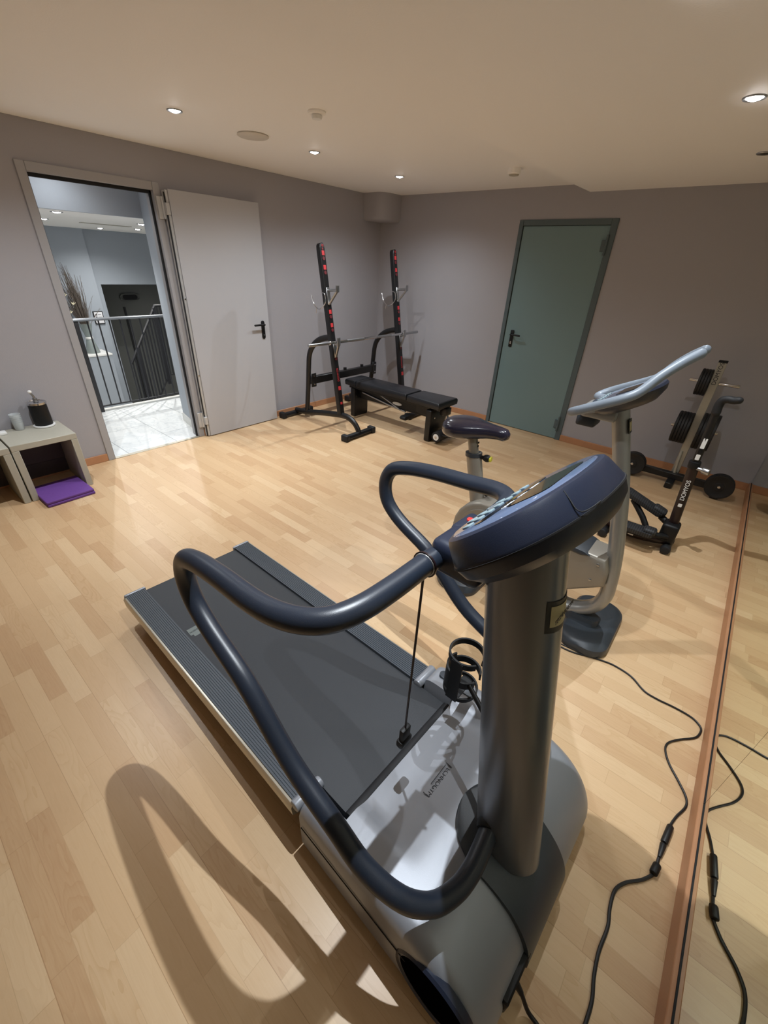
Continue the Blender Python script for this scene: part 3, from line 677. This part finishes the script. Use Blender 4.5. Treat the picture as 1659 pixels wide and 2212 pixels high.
MB().tube([Q(4.038, 1.102, .955), Q(4.036, 1.10, 1.0), Q(4.043, 1.095, 1.03), Q(4.065, 1.088, 1.042), Q(4.092, 1.08, 1.043), Q(4.115, 1.072, 1.05)], lambda t: .024-.004*t, 14, cap='round').build('handle', M['soft_black'], st)
def pedal(y, z0, z1, x0, x1):
    p = MB()
    L = x1-x0
    p.prism(rrect(-.0, L, -.052, .052, .03, 5), 0, .03, 'z', bev=.006).box(L*.72, L+.01, -.04, .04, .012, .055, bev=.018, seg=3)
    p.xf(Matrix.Translation(Q(x0, y, z0)) @ Matrix.Rotation(-math.atan2(z1-z0, L), 4, 'Y'))
    o = p.build('pedal', M['tread'] if 'tread' in M else M['rail'], st)
    return o
M['tread'] = stripes('pedal_tread', (44, 45, 48), (22, 22, 24), .014, 0, .45, .6)
pedal(.975, .115, .12, 3.76, 4.01); pedal(1.20, .28, .17, 3.72, 4.02)
MB().tube([Q(3.80, 1.19, .24), Q(3.90, 1.15, .15), Q(3.95, 1.12, .09)], .02, 12, smooth=2).build('piston', M['black'], st)
MB().tube([Q(3.79, .98, .10), Q(3.92, 1.03, .08), Q(4.0, 1.06, .08)], .02, 12, smooth=2).build('piston', M['black'], st)
MB().tube([Q(3.98, .985, .12), Q(4.08, 1.06, .11)], .02, 10, smooth=0).tube([Q(4.0, 1.2, .175), Q(4.08, 1.15, .15)], .022, 10, smooth=0).build('pivot_arm', M['black'], st)
MB().box(*[v for a, b in zip(Q(3.86, 1.022, .05), Q(3.895, 1.026, .068)) for v in (a, b)]).build('label_sticker', M['white'], st)

# ------------------------------------------------------------------ exercise bike
BY = -.07
bk = thing('exercise_bike', 'silver upright exercise bike with dark blue seat behind the treadmill', 'exercise bike', (3.5, BY, 0))
def K(x, y, z): return (x-3.5, y, z)      # y relative to the bike's middle plane
def stad(x0, x1, y0, y1, r, z): return [(a-3.5, b, z) for a, b in rrect(x0, x1, y0, y1, r, 8)]
ff = MB().loft([stad(3.815, 4.05, -.20, .24, .09, 0), stad(3.81, 4.055, -.205, .245, .09, .02), stad(3.815, 4.05, -.20, .24, .09, .045), stad(3.83, 4.03, -.18, .22, .08, .062), stad(3.85, 4.005, -.15, .19, .07, .066)]).build('front_foot', M['slate'], bk)
MB().loft([stad(3.80, 3.97, -.07, .07, .05, .06), stad(3.81, 3.965, -.05, .05, .04, .10)]).build('foot_saddle', M['slate'], ff)
rf = MB().loft([stad(3.10, 3.345, -.25, .25, .09, 0), stad(3.09, 3.35, -.255, .255, .09, .03), stad(3.11, 3.335, -.24, .24, .08, .065), stad(3.15, 3.31, -.2, .2, .07, .085)]).build('rear_foot', M['slate'], bk)
MB().loft([stad(3.15, 3.31, -.20, .20, .07, .084), stad(3.16, 3.30, -.185, .185, .06, .089)]).build('foot_cover', M['bike_shell'], rf)
# J shaped front post, flattened oval
MB().tube([K(3.62, 0, .12), K(3.74, 0, .095), K(3.84, 0, .105), K(3.915, 0, .16), K(3.945, 0, .235), K(3.943, 0, .32), K(3.925, 0, .45), K(3.89, 0, .62), K(3.845, 0, .80), K(3.79, 0, .98), K(3.735, 0, 1.15)], .034, 20, flat=1.35, up=(0, 0, 1)).build('front_post', M['bike_grey'], bk)
lp = MB().box(.0, .003, -.03, .012, -.03, .03, bev=.001, seg=1).xf(Matrix.Translation(K(3.791, 0, 1.09)) @ Matrix.Rotation(-.29, 4, 'Y')).build('label_plate', M['label_dark'], bk)
MB().box(.0028, .0036, -.024, .006, -.02, .018).xf(Matrix.Translation(K(3.791, 0, 1.09)) @ Matrix.Rotation(-.29, 4, 'Y')).build('label_sheet', M['label'], lp)
# body shell profile in x-z
prof = [(3.90, .485), (3.925, .42), (3.93, .34), (3.78, .235), (3.62, .175)]
cx_, cz_, cr = 3.29, .335, .205
for a in range(-75, -300, -15):
    prof.append((cx_+cr*math.cos(math.radians(a)), cz_+cr*math.sin(math.radians(a))))
prof += [(3.45, .515), (3.62, .495), (3.74, .488)]
sh = MB().prism([(a-3.5, b) for a, b in prof], -.085, .085, 'y', bev=.018, seg=3).build('body_shell', M['bike_shell'], bk)
MB().prism([(x-3.5, z) for x, z in ((3.40, .525), (3.60, .505), (3.80, .492), (3.83, .48), (3.79, .466), (3.60, .478), (3.38, .49))], -.09, .09, 'y', bev=.006).build('top_cover', M['slate'], sh)
for x, z in ((3.875, .45), (3.865, .355)):
    MB().cyl(K(x, -.085, z), K(x, -.089, z), .007, 14, bev=.0015).build('panel_screw', M['brushed'], sh)
MB().prism([(cx_-3.5+.165*math.cos(2*PI*k/40), cz_+.165*math.sin(2*PI*k/40)) for k in range(40)], -.092, .092, 'y', bev=.008).build('flywheel_cover', M['bike_shell'], sh)
# cranks and pedals
cr_ = MB().cyl(K(3.56, -.12, .30), K(3.56, .12, .30), .02, 16).build('crank_axle', M['slate'], bk)
for s, dx, dz in ((-1, -.10, -.12), (1, .10, .12)):
    MB().box(*[v for a, b in zip(K(-.015+3.5, s*.118-.008, -.02), K(.015+3.5, s*.118+.008, .175)) for v in (a, b)], bev=.006).xf(Matrix.Translation(K(3.56, 0, .30)) @ Matrix.Rotation(math.atan2(dx, dz), 4, 'Y')).build('crank_arm', M['slate'], bk)
    MB().box(*[v for a, b in zip(K(3.56+dx-.045, min(s*.13, s*.22), .30+dz-.012), K(3.56+dx+.045, max(s*.13, s*.22), .30+dz+.012)) for v in (a, b)], bev=.008).build('pedal', M['black'], bk)
# seat post
sp0, sp1 = K(3.175, 0, .50), K(3.108, 0, .76)
MB().tube([K(3.185, 0, .46), sp1], .043, 20, smooth=0, flat=.85).build('post_sleeve', M['bike_shell'], bk)
MB().tube([K(3.11, 0, .745), K(3.108, 0, .765)], .047, 20, smooth=0, flat=.85).build('sleeve_ring', M['slate'], bk)
MB().tube([sp1, K(3.085, 0, .85)], .027, 16, smooth=0).build('seat_post', M['bike_shell'], bk)
for z in (.785, .805, .825): MB().cyl(K(3.125, 0, z), K(3.128, 0, z), .006, 10).build('adjust_hole', M['gasket'], bk)
kb = MB().cyl(K(3.14, -.0, .748), K(3.175, -.0, .752), .011, 12).ball(K(3.19, 0, .753), .02, 1.25, 1, 1).build('height_knob', M['black'], bk)
MB().cyl(K(3.206, 0, .754), K(3.216, 0, .754), .0155, 16, bev=.003).build('knob_cap', M['yellow'], kb)
MB().tube([K(3.22, 0, .545), K(3.275, 0, .60)], .014, 10, smooth=0).build('pop_pin', M['black'], bk)
# saddle
sec = [(2.925, .05, .885, .05), (2.94, .085, .888, .06), (2.98, .112, .892, .068), (3.03, .115, .896, .07), (3.08, .098, .900, .066), (3.13, .068, .905, .056), (3.18, .045, .909, .048), (3.23, .036, .911, .042), (3.265, .033, .909, .038), (3.283, .018, .905, .022)]
rings = []
for x, hw, zc, hh in sec:
    rg = []
    for k in range(24):
        a = 2*PI*k/24; c, s_ = math.cos(a), math.sin(a)
        y = hw*math.copysign(abs(c)**.8, c); z = zc+(hh*.62 if s_ > 0 else hh*.95)*math.copysign(abs(s_)**.8, s_)
        rg.append(K(x, y, z))
    rings.append(rg)
MB().loft(rings).build('saddle', M['seat'], bk, ang=60)
# handlebar: rear loops and raised horns on both sides
for s in (-1, 1):
    pts = [K(3.70, s*.10, 1.165), K(3.64, s*.12, 1.15), K(3.605, s*.15, 1.14), K(3.597, s*.185, 1.142), K(3.63, s*.215, 1.163), K(3.70, s*.22, 1.20), K(3.77, s*.215, 1.237), K(3.808, s*.19, 1.264), K(3.85, s*.145, 1.321), K(3.897, s*.10, 1.371), K(3.934, s*.065, 1.402)]
    MB().tube(pts, .0175, 16, cap='round').build('handlebar', M['grip'], bk)
con = thing('x', None, None); bpy.data.objects.remove(con)
ta = math.radians(30)
def tilt(cx, cz, a): return Matrix.Translation((cx-3.5, 0, cz)) @ Matrix.Rotation(-a, 4, 'Y')
def ell(a, b, h, n=40, p=2.3):
    out = []
    for k in range(n):
        t = 2*PI*k/n; c, s_ = math.cos(t), math.sin(t)
        out.append((a*math.copysign(abs(c)**(2/p), c), b*math.copysign(abs(s_)**(2/p), s_), h))
    return out
bc = MB().loft([ell(.10, .12, -.055), ell(.135, .155, -.03), ell(.145, .165, -.01), ell(.14, .16, .0), ell(.125, .145, .005)]).xf(tilt(3.735, 1.215, ta)).build('console', M['navy_shell'], bk)
MB().loft([ell(.124, .142, .004), ell(.12, .138, .009)]).xf(tilt(3.735, 1.215, ta)).build('console_overlay', M['glossy'], bc)
MB().box(-.02, .07, -.07, .07, .008, .011, bev=.002, seg=1).xf(tilt(3.735, 1.215, ta)).build('display', M['screen'], bc)
for k in range(5): MB().box(-.09, -.07, -.08+k*.034, -.06+k*.034, .008, .0125, bev=.002, seg=1).xf(tilt(3.735, 1.215, ta)).build('key', M['key'], bc)
MB().box(*[v for a, b in zip(K(3.585, -.05, 1.055), K(3.665, .05, 1.105)) for v in (a, b)], bev=.01).build('sensor_box', M['slate'], bk)
MB().box(*[v for a, b in zip(K(3.60, -.07, 1.10), K(3.74, .07, 1.15)) for v in (a, b)], bev=.012).build('console_bracket', M['bike_grey'], bk)

# ------------------------------------------------------------------ treadmill  (u forward, w to the left, z up)
TA = math.atan(-.043)
tm = thing('treadmill', 'large treadmill with silver hood, round column and dark blue looped handrails', 'treadmill', (3.545, -1.345, 0), TA)
def dz(u): return .165+(u+1.395)/1.395*.062
def slope_prof(profile, u0, u1, drop=0):   # profile (w, h) swept along the deck slope
    return [[(u, w, dz(u)+h-drop) for w, h in profile] for u in (u0, u1)]
def ribprofile(w0, w1):
    n = 11; p = [(w0, -.03)]; st_ = (w1-w0)/n
    for i in range(n):
        a = w0+i*st_; p += [(a+st_*.08, 0), (a+st_*.62, 0), (a+st_*.70, -.0022), (a+st_*.98, -.0022)]
    p += [(w1, -.03)]; return p
for s in (-1, 1):
    w0, w1 = (-.338, -.250) if s < 0 else (.250, .338)
    ro = MB().loft(slope_prof(ribprofile(w0, w1), -1.385, -.035)).build('side_rail', M['rail'], tm)
    wo = -.345 if s < 0 else .345
    MB().loft([[(u, wo*1.0-s*.0, dz(u)-.008), (u, wo+s*.006, dz(u)-.02), (u, wo+s*.004, dz(u)-.062), (u, wo-s*.02, dz(u)-.085), (u, wo-s*.05, dz(u)-.085), (u, wo-s*.05, dz(u)-.02), (u, wo-s*.008, dz(u)-.006)] for u in (-1.39, -.03)]).build('side_skirt', M['alu'], ro)
    MB().box(-1.398, -1.382, min(w0, w1)-.006, max(w0, w1)+.006, dz(-1.39)-.055, dz(-1.39)+.003, bev=.006, seg=2).build('rear_cap', M['silver'], ro)
    MB().cyl((-.022, w0-.008, dz(-.02)-.006), (-.022, w1+.008, dz(-.02)-.006), .019, 20, bev=.005).build('front_cap', M['silver'], ro)
    MB().cyl((-1.28, s*.27, .035), (-1.28, s*.32, .035), .035, 20, bev=.006).build('rear_foot', M['soft_black'], tm)
    MB().box(-1.31, -1.25, s*.27-.02, s*.27+.02, .03, dz(-1.28)-.05).build('foot_bracket', M['black'], tm)
bl = MB().loft([[(u, -.249, dz(u)-.012), (u, .249, dz(u)-.012), (u, .249, dz(u)-.055), (u, -.249, dz(u)-.055)] for u in (-1.372, -.6, .16)])
bl.cyl((-1.372, -.249, dz(-1.372)-.0335), (-1.372, .249, dz(-1.372)-.0335), .0215, 20)
be = bl.build('running_belt', M['belt'], tm)
MB().loft([[(u, -.30, dz(u)-.056), (u, .30, dz(u)-.056), (u, .30, dz(u)-.10), (u, -.30, dz(u)-.10)] for u in (-1.34, .1)]).build('deck_frame', M['black'], tm)
# belt logo plate near the right rail
bsl = Vector((1, 0, .062/1.395)).normalized()
ulg = -.925
MB().box(ulg-.032, ulg+.012, -.236, -.15, dz(ulg)-.0115, dz(ulg)-.0110).box(ulg+.012, ulg+.030, -.225, -.16, dz(ulg)-.0115, dz(ulg)-.0108).build('belt_logo', M['greylogo'], be)
text('brand_lettering', 'TECHNOGYM', .0125, (ulg-.008, -.193, dz(ulg)-.0105), (0, -1, 0), bsl, M['belt'], be, depth=.0003)
# hood
HC = .016
def hz(u):
    if u < .40: return .262+.022*(u/.40)
    t = (u-.40)/.243
    return .045+.239*math.sqrt(max(0, 1-t*t))
def hhw(u):
    if u < .5: return .362+.004*u
    t = (u-.5)/.145; return .364-.030*(1-math.sqrt(max(0, 1-t*t)))
def hood_z(u, w):
    z = hz(u); d = hhw(u)-abs(w-HC); r = .045
    if d < r: z -= (r-math.sqrt(max(0, r*r-(r-d)**2)))
    # shallow dish of the centre plateau behind the belt
    if u < .34 and abs(w-HC) < .25: z -= .022*min(1, (.34-u)/.14)*min(1, (.25-abs(w-HC))/.04)
    if u < .05 : z -= .018*(1-math.sqrt(max(0, 1-((.05-u)/.05)**2)))
    return max(z, .045)
us = sorted(set([0, .004, .01, .02, .035, .05, .08, .11, .1299, .1301, .135] + [.15+.02*i for i in range(13)] + [.40+.243*math.sin(PI/2*i/22) for i in range(23)]))
h = MB(); bmh = h.b; vg = {}
NW = 48
for i, u in enumerate(us):
    hw = hhw(u)
    for j in range(NW+1):
        q = -math.cos(PI*j/NW)*.5+ (2*j/NW-1)*.5
        w_ = HC+hw*q
        z = hood_z(u, w_)
        if u < .13 and abs(w_) < .262: z = .12
        vg[i, j] = bmh.verts.new((u, w_, z))
for i in range(len(us)-1):
    for j in range(NW):
        bmh.faces.new((vg[i, j], vg[i+1, j], vg[i+1, j+1], vg[i, j+1]))
loop = [vg[i, 0] for i in range(len(us))] + [vg[len(us)-1, j] for j in range(1, NW+1)] + [vg[i, NW] for i in range(len(us)-2, -1, -1)] + [vg[0, j] for j in range(NW-1, 0, -1)]
low = [bmh.verts.new((v.co.x, v.co.y, .032)) for v in loop]
for k in range(len(loop)): bmh.faces.new((loop[k], loop[(k+1) % len(loop)], low[(k+1) % len(low)], low[k]))
ho = h.build('motor_hood', M['silver'], tm, ang=50)
# seam line, grooves, wheel recess disc, belt nip roller
MB().tube([(.118, -.25, .212), (.118, .25, .212)], .021, 14, smooth=0).build('front_nip', M['gasket'], tm)
for s in (-1, 1):
    w_ = HC+s*.3655
    MB().box(.01, .42, w_-.0012, w_+.0012, .1495, .1525).build('seam_line', M['gasket'], ho)
    if s > 0: continue
    wc = MB().lathe([(.0005, .0015), (.09, .0015), (.105, .0005), (.108, -.012), (.108, -.02)], axis='y', n=40)
    mt = Matrix.Translation((.503, HC+s*.3645, .137)) @ (Matrix.Identity(4) if s > 0 else Matrix.Scale(-1, 4, (0, 1, 0)))
    wc.xf(Matrix.Translation((0, 0, 0))).xf(mt)
    co = wc.build('recess_shade', M['matt'], ho)  # flat black disc paints the shade inside the hood's side recess
    MB().lathe([(.104, .001), (.109, .005), (.114, -.002), (.108, -.02)], axis='y', n=40).xf(mt).build('recess_rim', M['navy_shell'], co)
# bottle slot on the left lobe
MB().prism(rrect(.03, .19, HC+.285, HC+.318, .014, 5), .235, .2745, 'z', bev=.003).build('lobe_groove', M['slate'], ho)
# dark tongue with collar under the column
CU, CW, CR = .465, -.002, .125
tg = MB(); bt = tg.b; vg = {}
tus = [CU-CR*math.cos(PI/2*i/12) for i in range(13)] + [.40+.243*math.sin(PI/2*i/26) for i in range(27) if .40+.243*math.sin(PI/2*i/26) > CU+.004]
NT = 20
for i, u in enumerate(tus):
    hw = math.sqrt(max(1e-6, CR*CR-(u-CU)**2)) if u < CU else CR-.006*min(1, (u-CU)/.1)
    for j in range(NT+1):
        q = 2*j/NT-1; w_ = CW+hw*q
        vg[i, j] = bt.verts.new((u+(.010 if u > .58 else .010*max(0, (u-.4)/.18)), w_, hz(u)+.014-.004*abs(q)**6))
n = len(tus)
for i in range(n-1):
    for j in range(NT): bt.faces.new((vg[i, j], vg[i+1, j], vg[i+1, j+1], vg[i, j+1]))
loop = [vg[i, 0] for i in range(n)] + [vg[n-1, j] for j in range(1, NT+1)] + [vg[i, NT] for i in range(n-2, -1, -1)] + [vg[0, j] for j in range(NT-1, 0, -1)]
low = [bt.verts.new((v.co.x-(.014 if v.co.x > .56 else 0), v.co.y, max(.036, v.co.z-.03))) for v in loop]
for k in range(len(loop)): bt.faces.new((loop[k], loop[(k+1) % len(loop)], low[(k+1) % len(low)], low[k]))
tg.build('base_cover', M['slate'], tm, ang=50)
MB().box(.625, .646, -.235, -.105, .05, .122, bev=.005, seg=1).build('power_inlet', M['black'], tm)
# hood lettering
zl = hood_z(.257, 0)+.0008
tx = text('brand_lettering', 'TECHNOGYM', .0195, (.259, -.004, zl+.0004), (0, -1, 0), (1, 0, .02), M['ink'], ho, depth=.0004)
MB().box(.2445, .2465, -.03, .048, zl, zl+.0008).box(.271, .273, -.058, .0, zl, zl+.0008).box(.2425, .274, .0535, .0555, zl, zl+.0008).box(.2425, .274, -.0655, -.0635, zl, zl+.0008).build('logo_rule', M['ink'], ho)
# column, leaning back towards the runner
def colring(z, t):
    cu = .487-(z-.27)*.172; a = .089-.013*t; b = .068-.008*t
    return [(cu+a*math.cos(2*PI*k/48), CW+b*math.sin(2*PI*k/48), z) for k in range(48)]
co = MB().loft([colring(.265, 0)]+[colring(.27+.93*i/6, i/6) for i in range(7)]+[colring(1.235, 1)]).build('column', M['silver_col'], tm, ang=60)
zc_ = 1.085; cu_ = .487-(zc_-.27)*.172
pa = []
for zz in (1.118, 1.048):
    cu = .487-(zz-.27)*.172
    pa.append([(cu+.0785*math.cos(a), CW+.0625*math.sin(a), zz) for a in [math.radians(-38+6*k) for k in range(12)]])
b = MB(); b.loft(pa, cap=False, closed=False); b.build('label_plate', M['label_dark'], co)
pa = []
for zz in (1.108, 1.062):
    cu = .487-(zz-.27)*.172
    pa.append([(cu+.0793*math.cos(a), CW+.0633*math.sin(a), zz) for a in [math.radians(-31+6*k) for k in range(10)]])
b = MB(); b.loft(pa, cap=False, closed=False); b.build('label_sheet', M['label'], co)
text('label_lettering', 'TECHNOGYM', .0135, (cu_+.0805, -.002, zc_), (0, 1, 0), (-.172, 0, 1), M['label_dark'], co, depth=.0004)
# handrails: one loop per side joined by the bar under the console
half = [(.445, -.055, .365), (.452, -.105, .355), (.457, -.16, .352), (.452, -.222, .362), (.428, -.288, .385), (.378, -.338, .425), (.292, -.366, .468), (.205, -.372, .520), (.045, -.374, .590), (-.125, -.374, .735), (-.27, -.374, .805), (-.335, -.374, .860), (-.352, -.374, .930), (-.325, -.374, .992), (-.262, -.374, 1.022), (-.15, -.374, 1.045), (.0, -.372, 1.062), (.085, -.358, 1.078), (.135, -.325, 1.086), (.158, -.27, 1.090), (.163, -.19, 1.090), (.162, -.10, 1.090), (.162, -.04, 1.090)]
for s in (-1, 1):
    p = [(u, w_*-s, z) for u, w_, z in half]
    hr = MB().tube(p, .0245, 20, smooth=6).build('handrail', M['navy'], tm)
    MB().cyl((.438, s*.045, .367), (.446, s*.066, .364), .031, 20, bev=.004).build('rail_collar', M['black'], hr)
    MB().cyl((.162, s*.078, 1.090), (.162, s*.083, 1.090), .0265, 20, bev=.001).build('rail_ring', M['reb'], hr)
# console
cc, tt = (.304, 0, 1.277), .785
Ct = Matrix.Translation(cc) @ Matrix.Rotation(-tt, 4, 'Y')
cn = MB().loft([ell(.085, .125, -.090, 56), ell(.118, .158, -.084, 56), ell(.134, .178, -.068, 56), ell(.139, .184, -.052, 56), ell(.1405, .1855, -.046, 56), ell(.1395, .1845, -.040, 56), ell(.134, .174, -.008, 56), ell(.130, .170, .0, 56), ell(.124, .163, .003, 56)]).xf(Ct).build('console', M['navy_shell'], tm, ang=30)
MB().loft([ell(.142, .187, -.047, 56), ell(.142, .187, -.0445, 56)]).xf(Ct).build('console_seam', M['gasket'], cn)
MB().loft([ell(.121, .159, .0025, 56), ell(.117, .155, .0055, 56)]).xf(Ct).build('console_overlay', M['glossy'], cn)
MB().tube([Ct @ Vector(p) for p in ((.1165, -.094, -.004), (.1205, -.099, -.02), (.1235, -.103, -.033), (.1285, -.101, -.040), (.1355, -.082, -.0425), (.1385, -.06, -.043))], .0011, 6, smooth=3).build('lid_seam', M['gasket'], cn)
MB().prism(rrect(.005, .088, -.085, .085, .02, 5), .0052, .0068, 'z').xf(Ct).build('display', M['screen'], cn)
MB().prism([(-.02+.0*k, 0) for k in range(0)] or rrect(-.035, -.012, -.125, .125, .011, 5), .0052, .0066, 'z').xf(Ct).build('status_strip', M['screen'], cn)
for i in range(7):
    MB().prism(rrect(-.068, -.05, -.115+i*.035, -.093+i*.035, .006, 4), .0052, .0085, 'z', bev=.001).xf(Ct).build('key', M['key'], cn)
for i in range(4):
    MB().prism(rrect(-.098, -.08, -.062+i*.035, -.04+i*.035, .006, 4), .0052, .0085, 'z', bev=.001).xf(Ct).build('key', M['key'], cn)
text('scale_lettering', 'SPEED      TIME      GRADE', .012, Ct @ Vector((-.006, 0, .0062)), Ct.to_3x3() @ Vector((0, -1, 0)), Ct.to_3x3() @ Vector((1, 0, 0)), M['white'], cn, depth=.0003)
bkt = MB().box(.145, .27, -.05, .05, 1.055, 1.135, bev=.02, seg=3).build('console_bracket', M['navy_shell'], tm)
MB().box(.135, .20, .04, .13, 1.075, 1.125, bev=.014, seg=3).build('stop_housing', M['navy_shell'], bkt)
MB().cyl((.160, .088, 1.121), (.160, .088, 1.129), .008, 20, bev=.002).build('stop_button', M['redb'], bkt)
# safety cord hanging from the ring with its clip
cd = thing('safety_cord', 'thin dark safety cord with clip hanging from the treadmill bar', 'safety cord', tm.matrix_basis @ Vector((.162, -.08, 0)), TA)
MB().tube([(0, 0, 1.066), (.0, 0, .9), (-.001, .001, .62), (0, 0, .515)], .003, 8, smooth=3).lathe([(.0265, -.002), (.0295, -.002), (.0295, .002), (.0265, .002)], (0, 0, 1.09), 'y', 20).build('cord', M['maroon'], cd)
MB().box(-.008, .008, -.018, .018, .455, .52, bev=.005, seg=2).box(-.012, .012, -.024, .024, .445, .475, bev=.007, seg=2).build('clip', M['black'], cd)
# bottle cage on the far side of the column
bc = MB()
cx0, cy0 = .165, .216
def arc(z, a0, a1, r=.055, n=26): return [(cx0+r*math.cos(math.radians(a0+(a1-a0)*i/n)), cy0+r*math.sin(math.radians(a0+(a1-a0)*i/n)), z) for i in range(n+1)]
def strap(pts, h, t=.003):
    rings = []
    for i, p in enumerate(pts):
        d = Vector((p[0]-cx0, p[1]-cy0, 0)).normalized(); p = Vector(p)
        rings.append([p-d*t+Vector((0, 0, -h)), p+d*t+Vector((0, 0, -h)), p+d*t+Vector((0, 0, h)), p-d*t+Vector((0, 0, h))])
    bc.loft(rings)
strap(arc(.572, 0, 330), .011); strap(arc(.487, 20, 340), .013); strap(arc(.475, 150, 290), .042, .003)
strap(arc(.415, 0, 350), .008)
bc.box(cx0-.018, cx0+.018, cy0-.052, cy0+.052, .403, .411).box(cx0-.02, cx0+.02, cy0-.058, cy0-.052, .405, .58)
bc.tube([(cx0+.045, cy0-.035, .49), (.34, .10, .49), (.41, .045, .49)], .008, 10, smooth=2)
bc.build('bottle_cage', M['black'], tm)

# ------------------------------------------------------------------ cables on the floor
def cable(name, pts, r, label, z=None):
    P = [(x, y, (z or r)+.0005) for x, y in pts]
    return MB().tube(P, r, 8, smooth=5)
kc = thing('bike_power_cord', 'thin black power cord trailing from the bike foot along the mirror', 'power cord', (4.2, -.3, 0))
def Lc(pts, z): return [(x-4.2, y+.3, z) for x, y in pts]
c1 = [(3.80, -.265), (3.851, -.292), (3.921, -.288), (3.991, -.262), (4.05, -.242), (4.104, -.232), (4.182, -.245), (4.25, -.292), (4.305, -.298), (4.367, -.293), (4.434, -.297), (4.466, -.318), (4.474, -.342), (4.461, -.391), (4.414, -.444), (4.378, -.494), (4.373, -.533), (4.394, -.586), (4.435, -.64), (4.462, -.679), (4.470, -.705), (4.467, -.731), (4.449, -.78), (4.437, -.826), (4.431, -.865)]
MB().tube(Lc(c1, .0045), .004, 8, smooth=5).build('cord', M['cable'], kc)
MB().cyl(*[(4.437-4.2, -.832+.3, .011), (4.428-4.2, -.905+.3, .011)], .0105, 12, r2=.011, bev=.004).build('plug', M['cable'], kc)
MB().cyl((3.80-4.2, -.28+.3, .004), (3.99-4.2, -.262+.3, .004), .003, 8).build('cord_double', M['cable'], kc)
tc_ = thing('extension_lead', 'thicker black cable with ferrite block running along the mirror', 'power cord', (4.36, -1.1, 0))
c2 = [(4.4255, -.94), (4.4235, -.975), (4.4215, -1.012), (4.402, -1.048), (4.387, -1.067), (4.357, -1.1), (4.337, -1.14), (4.336, -1.194), (4.343, -1.242), (4.338, -1.314), (4.342, -1.372), (4.351, -1.42), (4.35, -1.48), (4.345, -1.6), (4.35, -1.9)]
MB().tube([(x-4.36, y+1.1, .0055) for x, y in c2], .005, 8, smooth=5).build('cord', M['cable'], tc_)
MB().cyl((4.4275-4.36, -.909+1.1, .011), (4.4245-4.36, -.958+1.1, .009), .010, 12, r2=.006, bev=.003).build('connector', M['cable'], tc_)
MB().cyl((4.4235-4.36, -.985+1.1, .0125), (4.417-4.36, -1.022+1.1, .0125), .012, 14, bev=.004).build('ferrite_block', M['black'], tc_)
tcd = thing('treadmill_power_cord', 'black power cord leaving the front of the treadmill hood', 'power cord', (4.17, -1.54, 0))
MB().tube([(-.002, .0, .085), (.03, -.006, .06), (.06, -.012, .02), (.10, -.02, .006), (.118, -.09, .006), (.122, -.36, .006)], .0055, 10, smooth=5).build('cord', M['cable'], tcd)
MB().tube([(-.012, .001, .092), (.03, -.006, .06)], lambda t: .012-.005*t, 12, smooth=0).build('plug', M['cable'], tcd)

# ------------------------------------------------------------------ camera
f_px, rx, ry, rz = 896.29, .5369, .0513, -.6725
def rot(a, ax):
    return Matrix.Rotation(a, 3, ax)
Mw = (Matrix.Rotation(ry, 3, 'Y') @ Matrix.Rotation(rx, 3, 'X') @ Matrix.Rotation(rz, 3, 'Z'))   # world -> (right, forward, up)
right, fwd, up = Mw[0], Mw[1], Mw[2]
cam = bpy.data.cameras.new('camera'); co_ = bpy.data.objects.new('camera', cam); COL.objects.link(co_)
Rm = Matrix((right, up, -fwd)).transposed()
co_.matrix_world = Matrix.Translation((4.0605, -2.0251, 1.62)) @ Rm.to_4x4()
cam.sensor_fit = 'VERTICAL'; cam.sensor_height = 36.0; cam.lens = f_px/2212*36.0; cam.clip_start = .02
S.camera = co_

# ------------------------------------------------------------------ world and view
wd = bpy.data.worlds.new('World'); S.world = wd; wd.use_nodes = True
wd.node_tree.nodes['Background'].inputs[0].default_value = (.02, .02, .022, 1); wd.node_tree.nodes['Background'].inputs[1].default_value = 1
S.view_settings.view_transform = 'Standard'; S.view_settings.look = 'None'; S.view_settings.gamma = 1; S.view_settings.exposure = 0.27
S.view_settings.use_curve_mapping = False
try:
    S.cycles.max_bounces = 10; S.cycles.diffuse_bounces = 6; S.cycles.glossy_bounces = 5
except Exception: pass
